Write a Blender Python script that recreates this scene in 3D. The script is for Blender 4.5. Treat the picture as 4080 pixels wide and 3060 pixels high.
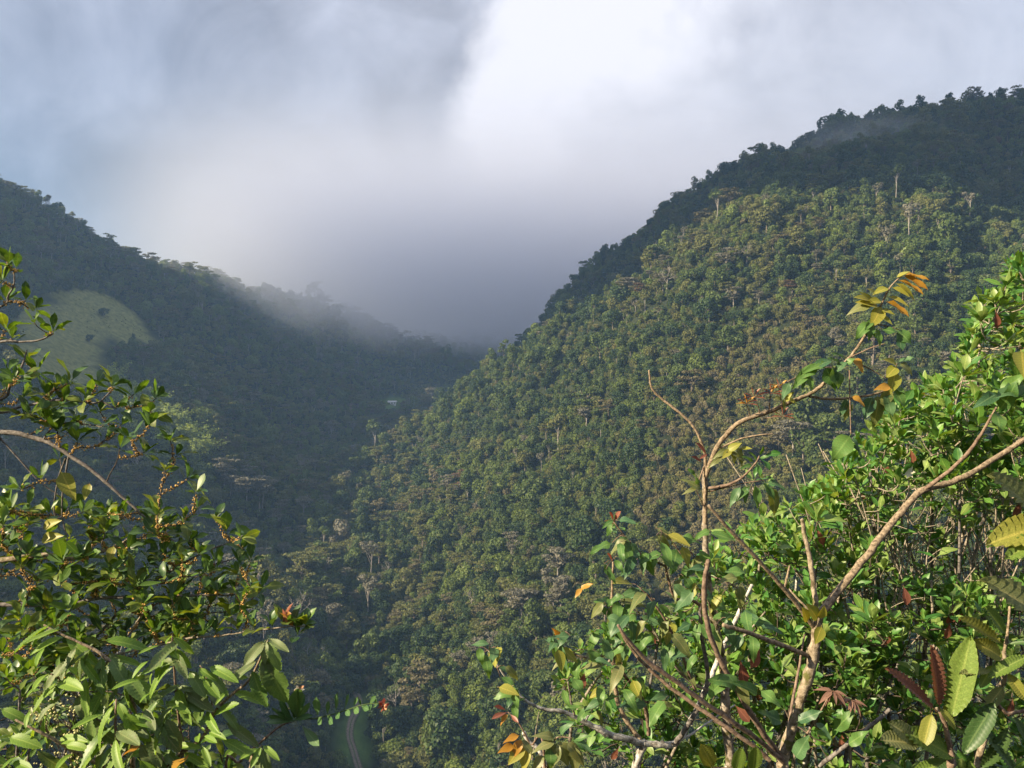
import bpy, bmesh, math, random
import numpy as np
from mathutils import Vector, Matrix, Quaternion

for o in list(bpy.data.objects):
    bpy.data.objects.remove(o, do_unlink=True)
S = bpy.context.scene
COL = S.collection
RAD = math.radians

# ------------------------------------------------------------------ camera
FPX = 773.0                                   # focal length in pixels of the 1024 x 768 frame
cam_d = bpy.data.cameras.new('camera')
cam_d.sensor_width = 36.0
cam_d.lens = 36.0 * FPX / 1024.0
cam_d.clip_start = 0.05
cam_d.clip_end = 12000
cam = bpy.data.objects.new('camera', cam_d)
cam.location = (0, 0, 0)
cam.rotation_euler = (RAD(90), 0, 0)
COL.objects.link(cam)
S.camera = cam
S.render.resolution_x, S.render.resolution_y = 1024, 768

# ------------------------------------------------------------------ light, sky, exposure
SUN_AZ = RAD(-111)      # measured from the view direction, negative to the left
SUN_EL = RAD(27)
sun_dir = Vector((math.sin(SUN_AZ) * math.cos(SUN_EL), math.cos(SUN_AZ) * math.cos(SUN_EL), math.sin(SUN_EL)))
sd = bpy.data.lights.new('sun', 'SUN')
sd.energy = 5.0
sd.angle = RAD(0.6)
sd.color = (1.0, 0.83, 0.56)
sun = bpy.data.objects.new('sun', sd)
sun.rotation_euler = sun_dir.to_track_quat('Z', 'Y').to_euler()
sun.location = (-30, -10, 40)
COL.objects.link(sun)

S.view_settings.view_transform = 'Standard'
S.view_settings.look = 'None'
S.view_settings.gamma = 1.0
S.view_settings.use_curve_mapping = False
S.view_settings.exposure = 1.5

try:
    S.cycles.use_denoising = True
    S.cycles.denoiser = 'OPENIMAGEDENOISE'
    S.cycles.denoising_prefilter = 'ACCURATE'
except Exception:
    pass
S.cycles.max_bounces = 8
S.cycles.diffuse_bounces = 3
S.cycles.glossy_bounces = 2
S.cycles.transmission_bounces = 3
S.cycles.transparent_max_bounces = 8
S.cycles.volume_bounces = 6
S.cycles.volume_step_rate = 0.6
S.cycles.volume_max_steps = 128
S.cycles.sample_clamp_indirect = 4.0


def pix_dir(px, py):
    return Vector(((px - 512) / FPX, 1.0, (384 - py) / FPX)).normalized()


SKY_STRENGTH = 0.1
world = bpy.data.worlds.new('World')
S.world = world
world.use_nodes = True


def build_sky():
    nt = world.node_tree
    nt.nodes.clear()
    N, L = nt.nodes.new, nt.links.new
    out = N('ShaderNodeOutputWorld')
    bg = N('ShaderNodeBackground')
    bg.inputs['Strength'].default_value = SKY_STRENGTH
    L(bg.outputs[0], out.inputs['Surface'])
    sky = N('ShaderNodeTexSky')
    sky.sky_type = 'NISHITA'
    sky.sun_disc = False
    sky.sun_elevation = SUN_EL
    sky.sun_rotation = SUN_AZ
    sky.altitude = 1800
    sky.air_density = 1.0
    sky.dust_density = 1.0
    tc = N('ShaderNodeTexCoord')

    def math_(op, a, b=None, c=None, clamp=False):
        n = N('ShaderNodeMath')
        n.operation = op
        n.use_clamp = clamp
        for i, v in enumerate((a, b, c)):
            if v is None:
                continue
            if isinstance(v, (int, float)):
                n.inputs[i].default_value = v
            else:
                L(v, n.inputs[i])
        return n.outputs[0]

    def noise(vec, scale, detail, rough, dist=0.0, off=(0, 0, 0)):
        m = N('ShaderNodeMapping')
        m.inputs['Location'].default_value = off
        L(vec, m.inputs['Vector'])
        n = N('ShaderNodeTexNoise')
        n.inputs['Scale'].default_value = scale
        n.inputs['Detail'].default_value = detail
        n.inputs['Roughness'].default_value = rough
        n.inputs['Distortion'].default_value = dist
        L(m.outputs[0], n.inputs['Vector'])
        return n

    d = tc.outputs['Generated']
    sp = N('ShaderNodeSeparateXYZ'); L(d, sp.inputs[0])
    # azimuth and elevation of the direction, in degrees, bent by noise so that the banks billow
    wob = noise(d, 3.2, 7, 0.58, 0.3)
    sepw = N('ShaderNodeSeparateColor'); L(wob.outputs['Color'], sepw.inputs[0])
    az0 = math_('MULTIPLY', math_('ARCTAN2', sp.outputs[0], sp.outputs[1]), 57.2958)
    el0 = math_('MULTIPLY', math_('ARCSINE', sp.outputs[2]), 57.2958)
    az = math_('ADD', az0, math_('MULTIPLY', math_('SUBTRACT', sepw.outputs[0], 0.5), 20.0))
    el = math_('ADD', el0, math_('MULTIPLY', math_('SUBTRACT', sepw.outputs[1], 0.5), 17.0))

    def bank(px, py, wx, wy, rot=0.0):
        """soft bank of cloud round a direction; half widths in degrees, rot = tilt in degrees"""
        v = pix_dir(px, py)
        a0 = math.degrees(math.atan2(v.x, v.y)); e0 = math.degrees(math.asin(v.z))
        da = math_('SUBTRACT', az, a0); de = math_('SUBTRACT', el, e0)
        c, s_ = math.cos(RAD(rot)), math.sin(RAD(rot))
        x = math_('ADD', math_('MULTIPLY', da, c / wx), math_('MULTIPLY', de, s_ / wx))
        y = math_('ADD', math_('MULTIPLY', da, -s_ / wy), math_('MULTIPLY', de, c / wy))
        q = math_('ADD', math_('MULTIPLY', x, x), math_('MULTIPLY', y, y))
        return math_('POWER', 2.718, math_('MULTIPLY', q, -1.0))

    big = noise(d, 1.7, 5, 0.5, 0.4, (3.1, 0.4, 1.7)).outputs['Fac']
    fine = noise(d, 5.0, 8, 0.60, 0.8, (0.3, 2.2, 0.9)).outputs['Fac']
    wisp = noise(d, 13.0, 6, 0.6, 0.5, (1.3, 0.2, 5.9)).outputs['Fac']

    # thin bright cloud with the light behind it, cut off on its left by a thicker bank
    white = None
    for (qx, qy, wx, wy, rot, amp) in [(600, 20, 12, 11, 20, 1.15), (515, 130, 9.5, 6.0, 45, 1.1), (650, 140, 11, 7, 0, 0.62), (880, 90, 18, 9, 0, 0.50), (545, 220, 12, 5.0, 10, 0.40),
                                       (720, -130, 20, 12, 0, 0.48), (950, -60, 26, 14, 0, 0.34), (460, 262, 11, 3.6, 0, 0.16), (615, 240, 3.0, 2.0, -30, 0.25)]:
        b = math_('MULTIPLY', bank(qx, qy, wx, wy, rot), amp)
        white = b if white is None else math_('SMOOTH_MAX', white, b, 0.12)
    e1 = pix_dir(505, 0); e2 = pix_dir(428, 150)
    a1, l1 = math.degrees(math.atan2(e1.x, e1.y)), math.degrees(math.asin(e1.z))
    a2, l2 = math.degrees(math.atan2(e2.x, e2.y)), math.degrees(math.asin(e2.z))
    nx, ny = (l1 - l2), -(a1 - a2)
    ln = math.hypot(nx, ny); nx, ny = nx / ln, ny / ln
    sdist = math_('ADD', math_('MULTIPLY', math_('SUBTRACT', az, a1), nx), math_('MULTIPLY', math_('SUBTRACT', el, l1), ny))
    cut = N('ShaderNodeMapRange'); cut.interpolation_type = 'SMOOTHSTEP'
    cut.inputs['From Min'].default_value = -0.8; cut.inputs['From Max'].default_value = 2.6
    L(sdist, cut.inputs['Value'])
    low = N('ShaderNodeMapRange'); low.interpolation_type = 'SMOOTHSTEP'          # the cut fades out low down
    low.inputs['From Min'].default_value = 8.0; low.inputs['From Max'].default_value = 14.0
    L(el0, low.inputs['Value'])
    keep = math_('SUBTRACT', 1.0, math_('MULTIPLY', low.outputs[0], math_('SUBTRACT', 1.0, cut.outputs[0])))
    white = math_('MULTIPLY', white, keep)
    mod = math_('ADD', math_('MULTIPLY', fine, 1.15), math_('ADD', math_('MULTIPLY', wisp, 0.50), 0.22))
    white = math_('MULTIPLY', white, mod, clamp=True)

    # grey deck, darker low over the head of the valley
    grey = math_('ADD', math_('MULTIPLY', big, 0.10), math_('MULTIPLY', fine, 0.22))
    grey = math_('ADD', grey, math_('MULTIPLY', wisp, 0.07))
    lum = math_('ADD', grey, -0.042)
    for (qx, qy, wx, wy, rot, amp) in [(420, 275, 16, 7, 0, -0.03), (230, 190, 12, 6, 20, -0.045), (60, 130, 10, 9, 0, 0.015), (300, 110, 6, 3, 25, 0.04), (120, 90, 4, 3, 0, 0.03), (120, 230, 14, 5, 0, -0.03), (415, 25, 8, 5, 0, -0.02)]:
        lum = math_('ADD', lum, math_('MULTIPLY', bank(qx, qy, wx, wy, rot), amp))
    lum = math_('MAXIMUM', lum, 0.07)
    # an overcast deck is three times as bright overhead as at the horizon
    up = math_('MAXIMUM', sp.outputs[2], 0.0)
    lum = math_('MULTIPLY', lum, math_('ADD', math_('MULTIPLY', up, 1.35), 0.66))

    comb = N('ShaderNodeMix'); comb.data_type = 'RGBA'; comb.blend_type = 'MULTIPLY'
    comb.inputs['Factor'].default_value = 1.0
    comb.inputs[6].default_value = (0.935, 0.97, 1.13, 1)
    L(lum, comb.inputs[7])
    mixw = N('ShaderNodeMix'); mixw.data_type = 'RGBA'
    L(white, mixw.inputs['Factor'])
    L(comb.outputs[2], mixw.inputs[6])
    mixw.inputs[7].default_value = (0.365, 0.36, 0.385, 1)
    gain = N('ShaderNodeVectorMath'); gain.operation = 'SCALE'
    L(mixw.outputs[2], gain.inputs[0]); gain.inputs['Scale'].default_value = 1.0 / SKY_STRENGTH
    # cloud cover: nearly closed, blue of the Nishita sky showing through the thin places
    cov = math_('MULTIPLY', math_('SUBTRACT', big, 0.36), 3.0, clamp=True)
    cov = math_('ADD', math_('MULTIPLY', cov, 0.16), 0.84, clamp=True)
    cov = math_('MAXIMUM', cov, white)
    fin = N('ShaderNodeMix'); fin.data_type = 'RGBA'
    L(cov, fin.inputs['Factor'])
    L(sky.outputs[0], fin.inputs[6])
    L(gain.outputs[0], fin.inputs[7])
    L(fin.outputs[2], bg.inputs['Color'])


build_sky()

# ------------------------------------------------------------------ helpers


def P(px, py, Y):
    """world point seen at pixel (px, py) of the 1024 x 768 frame, Y metres ahead of the camera"""
    return Vector(((px - 512) / FPX * Y, Y, (384 - py) / FPX * Y))


def tag(o, label=None, cat=None, group=None, kind=None):
    if label: o['label'] = label
    if cat: o['category'] = cat
    if group: o['group'] = group
    if kind: o['kind'] = kind
    return o


def empty(name, loc):
    o = bpy.data.objects.new(name, None)
    o.location = loc
    o.empty_display_size = 0.2
    COL.objects.link(o)
    return o


def link(name, me, parent=None, loc=None):
    """mesh built in world coordinates -> object; child of parent (an empty without rotation)"""
    o = bpy.data.objects.new(name, me)
    COL.objects.link(o)
    if parent is not None:
        o.parent = parent
        o.location = -parent.location if loc is None else loc
    elif loc is not None:
        o.location = loc
    return o


def mesh_np(name, V, F, mats, mi=None, smooth=True):
    """mesh from lists/arrays; faces may be mixed size (list of tuples)"""
    me = bpy.data.meshes.new(name)
    V = np.asarray(V, dtype=np.float32)
    me.vertices.add(len(V))
    me.vertices.foreach_set('co', V.ravel())
    if isinstance(F, np.ndarray):
        n, k = F.shape
        me.loops.add(n * k)
        me.loops.foreach_set('vertex_index', F.astype(np.int32).ravel())
        me.polygons.add(n)
        me.polygons.foreach_set('loop_start', np.arange(0, n * k, k, dtype=np.int32))
    else:
        lens = [len(f) for f in F]
        flat = [i for f in F for i in f]
        me.loops.add(len(flat))
        me.loops.foreach_set('vertex_index', flat)
        me.polygons.add(len(F))
        st = np.concatenate([[0], np.cumsum(lens)[:-1]]).astype(np.int32)
        me.polygons.foreach_set('loop_start', st)
    for m in (mats if isinstance(mats, (list, tuple)) else [mats]):
        me.materials.append(m)
    if mi is not None:
        me.polygons.foreach_set('material_index', np.asarray(mi, dtype=np.int32))
    me.polygons.foreach_set('use_smooth', np.full(len(me.polygons), smooth, dtype=bool))
    me.update(calc_edges=True)
    me.validate()
    return me


# ------------------------------------------------------------------ materials


def new_mat(name):
    m = bpy.data.materials.new(name)
    m.use_nodes = True
    m.node_tree.nodes.clear()
    return m, m.node_tree.nodes.new, m.node_tree.links.new


def leaf_mat(name, c1, c2, trans=0.35, rough=0.45, spec=0.4, tcol=None, veins=False, spots=None, island=True, back=None):
    """leaf: colour varies leaf by leaf; light passes through the blade"""
    m, N, L = new_mat(name)
    out = N('ShaderNodeOutputMaterial')
    oi = N('ShaderNodeObjectInfo')
    geo = N('ShaderNodeNewGeometry')
    ad = N('ShaderNodeMath'); ad.operation = 'ADD'
    L(oi.outputs['Random'], ad.inputs[0])
    if island:
        L(geo.outputs['Random Per Island'], ad.inputs[1])
    fr = N('ShaderNodeMath'); fr.operation = 'FRACT'
    L(ad.outputs[0], fr.inputs[0])
    mix = N('ShaderNodeMix'); mix.data_type = 'RGBA'
    L(fr.outputs[0], mix.inputs['Factor'])
    mix.inputs[6].default_value = (*c1, 1); mix.inputs[7].default_value = (*c2, 1)
    col = mix.outputs[2]
    if veins:
        # pale midrib and fainter side veins follow the blade's own coordinates (along, across)
        uv = N('ShaderNodeUVMap'); uv.uv_map = 'blade'
        su = N('ShaderNodeSeparateXYZ'); L(uv.outputs[0], su.inputs[0])

        def mm(op, a, b):
            n = N('ShaderNodeMath'); n.operation = op
            for i_, q_ in enumerate((a, b)):
                if q_ is None: continue
                if isinstance(q_, (int, float)): n.inputs[i_].default_value = q_
                else: L(q_, n.inputs[i_])
            return n.outputs[0]
        cc = mm('ABSOLUTE', su.outputs[1], None)
        mid = N('ShaderNodeMapRange'); mid.inputs['From Min'].default_value = 0.14; mid.inputs['From Max'].default_value = 0.03
        L(cc, mid.inputs['Value'])
        tri = mm('PINGPONG', mm('SUBTRACT', mm('MULTIPLY', su.outputs[0], 11.0), mm('MULTIPLY', cc, 1.6)), 0.5)
        side = N('ShaderNodeMapRange'); side.inputs['From Min'].default_value = 0.12; side.inputs['From Max'].default_value = 0.0
        side.inputs['To Max'].default_value = 0.3
        L(tri, side.inputs['Value'])
        vf = mm('MAXIMUM', mm('MULTIPLY', mid.outputs[0], 0.6), side.outputs[0])
        mv = N('ShaderNodeMix'); mv.data_type = 'RGBA'
        L(vf, mv.inputs['Factor']); L(col, mv.inputs[6])
        mv.inputs[7].default_value = (min(1, c2[0] * 1.7 + .03), min(1, c2[1] * 1.45 + .03), min(1, c2[2] * 1.6 + .02), 1)
        col = mv.outputs[2]
        tc = N('ShaderNodeTexCoord')
        nz = N('ShaderNodeTexNoise'); nz.inputs['Scale'].default_value = 60; nz.inputs['Detail'].default_value = 3
        L(tc.outputs['Object'], nz.inputs['Vector'])
        rm = N('ShaderNodeMapRange'); rm.inputs['From Min'].default_value = 0.35; rm.inputs['From Max'].default_value = 0.7
        rm.inputs['To Min'].default_value = 0.78; rm.inputs['To Max'].default_value = 1.25
        L(nz.outputs['Fac'], rm.inputs['Value'])
        sc = N('ShaderNodeVectorMath'); sc.operation = 'SCALE'
        L(col, sc.inputs[0]); L(rm.outputs[0], sc.inputs['Scale'])
        col = sc.outputs[0]
    if spots:
        tc2 = N('ShaderNodeTexCoord')
        n2 = N('ShaderNodeTexNoise'); n2.inputs['Scale'].default_value = 35; n2.inputs['Detail'].default_value = 2
        L(tc2.outputs['Object'], n2.inputs['Vector'])
        gt = N('ShaderNodeMapRange'); gt.inputs['From Min'].default_value = 0.62; gt.inputs['From Max'].default_value = 0.70
        L(n2.outputs['Fac'], gt.inputs['Value'])
        mx = N('ShaderNodeMix'); mx.data_type = 'RGBA'
        L(gt.outputs[0], mx.inputs['Factor']); L(col, mx.inputs[6]); mx.inputs[7].default_value = (*spots, 1)
        col = mx.outputs[2]
    if back:
        mb = N('ShaderNodeMix'); mb.data_type = 'RGBA'
        L(geo.outputs['Backfacing'], mb.inputs['Factor']); L(col, mb.inputs[6]); mb.inputs[7].default_value = (*back, 1)
        col = mb.outputs[2]
    bs = N('ShaderNodeBsdfPrincipled')
    L(col, bs.inputs['Base Color'])
    bs.inputs['Roughness'].default_value = rough
    bs.inputs['Specular IOR Level'].default_value = spec
    tr = N('ShaderNodeBsdfTranslucent')
    tm = N('ShaderNodeMix'); tm.data_type = 'RGBA'; tm.blend_type = 'MULTIPLY'
    tm.inputs['Factor'].default_value = 1.0
    L(col, tm.inputs[6]); tm.inputs[7].default_value = (*(tcol or (1.5, 1.35, 0.5)), 1)
    L(tm.outputs[2], tr.inputs['Color'])
    ms = N('ShaderNodeMixShader'); ms.inputs['Fac'].default_value = trans
    L(bs.outputs[0], ms.inputs[1]); L(tr.outputs[0], ms.inputs[2])
    L(ms.outputs[0], out.inputs['Surface'])
    return m


def bark_mat(name, c1, c2, scale=40.0, c3=None, moss=0.0, bump=0.4, space='Object'):
    m, N, L = new_mat(name)
    out = N('ShaderNodeOutputMaterial')
    bs = N('ShaderNodeBsdfPrincipled')
    bs.inputs['Roughness'].default_value = 0.85
    bs.inputs['Specular IOR Level'].default_value = 0.25
    tc = N('ShaderNodeTexCoord')
    nz = N('ShaderNodeTexNoise'); nz.inputs['Scale'].default_value = scale; nz.inputs['Detail'].default_value = 6
    nz.inputs['Roughness'].default_value = 0.65
    L(tc.outputs[space], nz.inputs['Vector'])
    cr = N('ShaderNodeValToRGB')
    cr.color_ramp.elements[0].position = 0.36; cr.color_ramp.elements[0].color = (*c1, 1)
    cr.color_ramp.elements[1].position = 0.62; cr.color_ramp.elements[1].color = (*c2, 1)
    L(nz.outputs['Fac'], cr.inputs['Fac'])
    col = cr.outputs['Color']
    if c3:
        n2 = N('ShaderNodeTexNoise'); n2.inputs['Scale'].default_value = scale * 0.3; n2.inputs['Detail'].default_value = 5
        n2.inputs['Roughness'].default_value = 0.7
        L(tc.outputs[space], n2.inputs['Vector'])
        mr = N('ShaderNodeMapRange'); mr.inputs['From Min'].default_value = 0.62 - moss; mr.inputs['From Max'].default_value = 0.70 - moss
        L(n2.outputs['Fac'], mr.inputs['Value'])
        mx = N('ShaderNodeMix'); mx.data_type = 'RGBA'
        L(mr.outputs[0], mx.inputs['Factor']); L(col, mx.inputs[6]); mx.inputs[7].default_value = (*c3, 1)
        col = mx.outputs[2]
    L(col, bs.inputs['Base Color'])
    bp = N('ShaderNodeBump'); bp.inputs['Strength'].default_value = bump; bp.inputs['Distance'].default_value = 0.008
    L(nz.outputs['Fac'], bp.inputs['Height']); L(bp.outputs[0], bs.inputs['Normal'])
    L(bs.outputs[0], out.inputs['Surface'])
    return m


def plain_mat(name, col, rough=0.7, var=0.15, scale=3.0):
    m, N, L = new_mat(name)
    out = N('ShaderNodeOutputMaterial')
    bs = N('ShaderNodeBsdfPrincipled'); bs.inputs['Roughness'].default_value = rough
    tc = N('ShaderNodeTexCoord')
    nz = N('ShaderNodeTexNoise'); nz.inputs['Scale'].default_value = scale; nz.inputs['Detail'].default_value = 5
    L(tc.outputs['Object'], nz.inputs['Vector'])
    mr = N('ShaderNodeMapRange'); mr.inputs['From Min'].default_value = 0.3; mr.inputs['From Max'].default_value = 0.7
    mr.inputs['To Min'].default_value = 1 - var; mr.inputs['To Max'].default_value = 1 + var
    L(nz.outputs['Fac'], mr.inputs['Value'])
    sc = N('ShaderNodeVectorMath'); sc.operation = 'SCALE'; sc.inputs[0].default_value = col
    L(mr.outputs[0], sc.inputs['Scale']); L(sc.outputs[0], bs.inputs['Base Color'])
    L(bs.outputs[0], out.inputs['Surface'])
    return m

# ------------------------------------------------------------------ terrain: one height field through surveyed points
_ctrl = []


def cp(px, py, Y, dz=-6.0):
    p = P(px, py, Y)
    _ctrl.append((p.x, p.y, p.z + dz))


# valley floor, from below the camera up to its head in the mist
for a in [(360, 800, 285), (342, 730, 300), (338, 660, 350), (335, 600, 395), (335, 560, 430), (348, 495, 530), (380, 455, 650),
          (410, 425, 780), (450, 398, 950), (490, 372, 1150)]:
    cp(*a)
# crest of the left mountain
for a in [(-160, 120, 560), (-80, 160, 610), (0, 192, 650), (19, 196, 665), (46, 213, 690), (79, 228, 715), (111, 251, 745), (144, 260, 780), (171, 266, 810),
          (213, 277, 850), (259, 291, 890), (301, 300, 930), (333, 309, 970), (370, 321, 1010), (400, 333, 1060), (430, 345, 1130)]:
    cp(*a, dz=-9)
# behind that crest the ground falls away again
for a in [(0, 205, 800), (79, 240, 870), (171, 280, 980), (259, 305, 1080), (333, 320, 1180)]:
    cp(*a, dz=-60)
# its slope towards the valley
for a in [(-100, 300, 480), (60, 300, 580), (60, 370, 500), (20, 450, 420), (100, 440, 440), (100, 600, 315), (150, 500, 420), (150, 600, 322), (0, 560, 330),
          (165, 330, 650), (165, 400, 540), (250, 540, 455), (250, 600, 358), (250, 500, 480), (250, 420, 600), (250, 350, 740), (260, 700, 290),
          (330, 360, 880), (330, 420, 740), (380, 390, 900), (200, 680, 290)]:
    cp(*a)
# head of the valley
for a in [(480, 345, 1320), (440, 335, 1400), (560, 318, 1500), (500, 305, 1800), (620, 300, 1700), (300, 290, 1900), (700, 260, 1900)]:
    cp(*a)
# spur of the right mountain: its sunlit shoulder
for a in [(760, 189, 470), (694, 235, 482), (643, 282, 500), (579, 319, 530), (523, 348, 560), (490, 371, 590), (463, 389, 615), (417, 417, 640), (389, 440, 645), (365, 478, 575)]:
    cp(*a, dz=-7)
# the gully behind that shoulder
for a in [(775, 178, 540), (700, 250, 560), (650, 292, 580), (590, 330, 610), (530, 365, 650), (480, 392, 700)]:
    cp(*a, dz=-10)
# its slope towards the camera
for a in [(1000, 225, 440), (900, 220, 445), (1000, 300, 375), (1000, 400, 325), (1000, 500, 285), (850, 300, 400), (850, 400, 355), (850, 500, 315), (700, 300, 440), (700, 400, 390),
          (700, 500, 340), (600, 355, 490), (600, 450, 410), (600, 550, 350), (500, 400, 555), (500, 470, 470), (500, 550, 395), (430, 455, 590), (420, 530, 465),
          (400, 600, 400), (370, 560, 445), (400, 680, 330), (500, 640, 330), (600, 640, 300), (700, 600, 300), (850, 600, 275), (1000, 620, 250), (400, 760, 288),
          (500, 760, 268), (600, 750, 255), (700, 740, 245), (850, 740, 230), (1000, 760, 215), (1150, 400, 320), (1150, 250, 430), (1200, 560, 250)]:
    cp(*a)
# the high ridge behind
for a in [(1150, 78, 550), (1024, 109, 560), (991, 114, 566), (954, 119, 572), (907, 124, 580), (856, 132, 590), (801, 140, 600), (759, 158, 620), (722, 181, 630), (690, 205, 640), (662, 221, 650),
          (634, 242, 660), (606, 267, 675), (588, 281, 690), (560, 302, 720), (523, 342, 770), (490, 366, 830)]:
    cp(*a, dz=-8)
for a in [(1000, 160, 500), (900, 165, 510), (830, 172, 520), (1150, 150, 500)]:
    cp(*a)
for a in [(1024, 100, 700), (907, 120, 720), (801, 145, 740), (690, 215, 780), (606, 275, 830)]:
    cp(*a, dz=-55)
# the hillside the photographer stands on
_ctrl += [(0, 0, -1.7), (0, -60, 20), (-60, -60, 15), (60, -60, 20), (0, 4, -3.0), (4, 4, -3.0), (-4, 4, -2.8), (0, 10, -6.2), (14, 12, -7), (-14, 12, -6),
          (0, 25, -16), (0, 60, -42), (-50, 60, -36), (50, 60, -42), (0, 120, -84), (-100, 120, -66), (90, 120, -84), (-40, 190, -122), (60, 190, -116), (160, 160, -92),
          (-160, 190, -80), (-200, 60, -10), (180, 60, -38), (260, 150, -70), (-300, 200, -20), (-350, 0, 60), (300, 0, 20), (300, 300, 0), (-400, 350, 40)]
_ctrl += [(-1200, 300, 330), (-1200, 1200, 300), (-1200, 2300, 260), (1200, 300, 260), (1200, 1000, 300), (1200, 2300, 280), (0, 2350, 260), (-1200, -140, 260), (1200, -140, 180),
          (600, 1500, 230), (-600, 1600, 190), (700, 500, 170), (750, 150, 90), (-700, 350, 190)]
_ctrl = np.array(_ctrl)
_sc = 400.0


def _tps_fit(C, lam=0.0006):
    xy = C[:, :2] / _sc
    n = len(C)
    d2 = ((xy[:, None, :] - xy[None, :, :]) ** 2).sum(-1)
    K = 0.5 * d2 * np.log(d2 + 1e-9)
    K += lam * np.eye(n)
    Pm = np.hstack([np.ones((n, 1)), xy])
    A = np.zeros((n + 3, n + 3))
    A[:n, :n] = K; A[:n, n:] = Pm; A[n:, :n] = Pm.T
    b = np.zeros(n + 3); b[:n] = C[:, 2]
    return np.linalg.solve(A, b), xy


_tw, _txy = _tps_fit(_ctrl)


def _hash2(ix, iy, s):
    h = np.sin(ix * 127.1 + iy * 311.7 + s * 74.7) * 43758.5453
    return h - np.floor(h)


def vnoise(x, y, s=0):
    ix, iy = np.floor(x), np.floor(y)
    fx, fy = x - ix, y - iy
    fx = fx * fx * (3 - 2 * fx); fy = fy * fy * (3 - 2 * fy)
    a = _hash2(ix, iy, s); b = _hash2(ix + 1, iy, s); c = _hash2(ix, iy + 1, s); d = _hash2(ix + 1, iy + 1, s)
    return (a * (1 - fx) + b * fx) * (1 - fy) + (c * (1 - fx) + d * fx) * fy


def H_raw(x, y):
    x = np.asarray(x, float); y = np.asarray(y, float)
    sh = x.shape
    x = x.ravel(); y = y.ravel()
    q = np.stack([x, y], 1) / _sc
    z = _tw[-3] + q[:, 0] * _tw[-2] + q[:, 1] * _tw[-1]
    for i in range(len(_txy)):
        d2 = ((q - _txy[i]) ** 2).sum(1)
        z += _tw[i] * 0.5 * d2 * np.log(d2 + 1e-9)
    far = np.clip((y - 150) / 120, 0, 1)
    # spurs and gullies running down both slopes, dying out at the valley floor
    th = np.interp(y, [200, 290, 430, 650, 950, 1150, 2000], [-70, -66, -97, -110, -76, -33, 0])
    am = np.clip((np.abs(x - th) - 25) / 70, 0, 1) * far
    ur, vr = 0.8 * x - 0.6 * y, 0.6 * x + 0.8 * y
    ul, vl = 0.7 * x + 0.7 * y, 0.7 * x - 0.7 * y
    wr = 26 * (vnoise(ur / 60, vr / 60, 14) - 0.5)
    gr = 1 - 2 * np.abs(vnoise((ur + wr) / 48, vr / 150, 11) - 0.5)
    gl = 1 - 2 * np.abs(vnoise((ul + wr) / 60, vl / 170, 12) - 0.5)
    z += am * 24.0 * (np.where(x > th, gr, gl) - 0.55)
    z += far * (9.0 * (vnoise(x / 46, y / 70, 1) - 0.5) + 5.0 * (vnoise(x / 19, y / 26, 2) - 0.5))
    return z.reshape(sh)


def _axis(lo, hi, fine_lo, fine_hi, step, grow=1.12):
    a = list(np.arange(fine_lo, fine_hi + 1e-6, step))
    s, v = step, fine_lo
    left = []
    while v > lo:
        s *= grow; v -= s; left.append(max(v, lo))
    s, v = step, fine_hi
    right = []
    while v < hi:
        s *= grow; v += s; right.append(min(v, hi))
    return np.array(left[::-1] + a + right)


gx = _axis(-1400, 1400, -560, 560, 7.0)
gy = np.concatenate([_axis(-180, 20, -8, 20, 1.5)[:-1], _axis(20, 2500, 20, 1150, 7.0)])
GX, GY = np.meshgrid(gx, gy)
GZ = H_raw(GX, GY)
GZ = np.clip(GZ, -210, 380)


def H(x, y):
    """height by bilinear lookup in the terrain mesh"""
    x = np.atleast_1d(np.asarray(x, float)); y = np.atleast_1d(np.asarray(y, float))
    i = np.clip(np.searchsorted(gx, x) - 1, 0, len(gx) - 2)
    j = np.clip(np.searchsorted(gy, y) - 1, 0, len(gy) - 2)
    fx = (x - gx[i]) / (gx[i + 1] - gx[i]); fy = (y - gy[j]) / (gy[j + 1] - gy[j])
    return (GZ[j, i] * (1 - fx) + GZ[j, i + 1] * fx) * (1 - fy) + (GZ[j + 1, i] * (1 - fx) + GZ[j + 1, i + 1] * fx) * fy


def project(x, y, z):
    return 512 + x / y * FPX, 384 - z / y * FPX


def hit(px, py, y0=150, y1=1900):
    """first point of the ground along the ray through a pixel"""
    Y = np.arange(y0, y1, 1.5)
    x = (px - 512) / FPX * Y
    z = (384 - py) / FPX * Y
    g = H(x, Y) >= z
    k = int(np.argmax(g)) if g.any() else len(Y) - 1
    return Vector((x[k], Y[k], float(H(x[k], Y[k])[0])))


def visible(x, y, z, n=70):
    """whether nothing of the ground hides the point (x, y, z) from the camera"""
    ok = np.ones(len(x), bool)
    for t in np.linspace(0.25, 0.985, n):
        ok &= H(x * t, y * t) < z * t
    return ok


def in_poly(px, py, poly):
    inside = np.zeros(np.shape(px), bool)
    n = len(poly)
    for i in range(n):
        x1, y1 = poly[i]; x2, y2 = poly[(i + 1) % n]
        c = ((y1 > py) != (y2 > py)) & (px < (x2 - x1) * (py - y1) / (y2 - y1 + 1e-12) + x1)
        inside ^= c
    return inside


# clearings, as polygons on the ground (plan view) taken from their corners
def ground_poly(pts):
    return [(p.x, p.y) for p in (hit(*q) for q in pts)]


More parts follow.
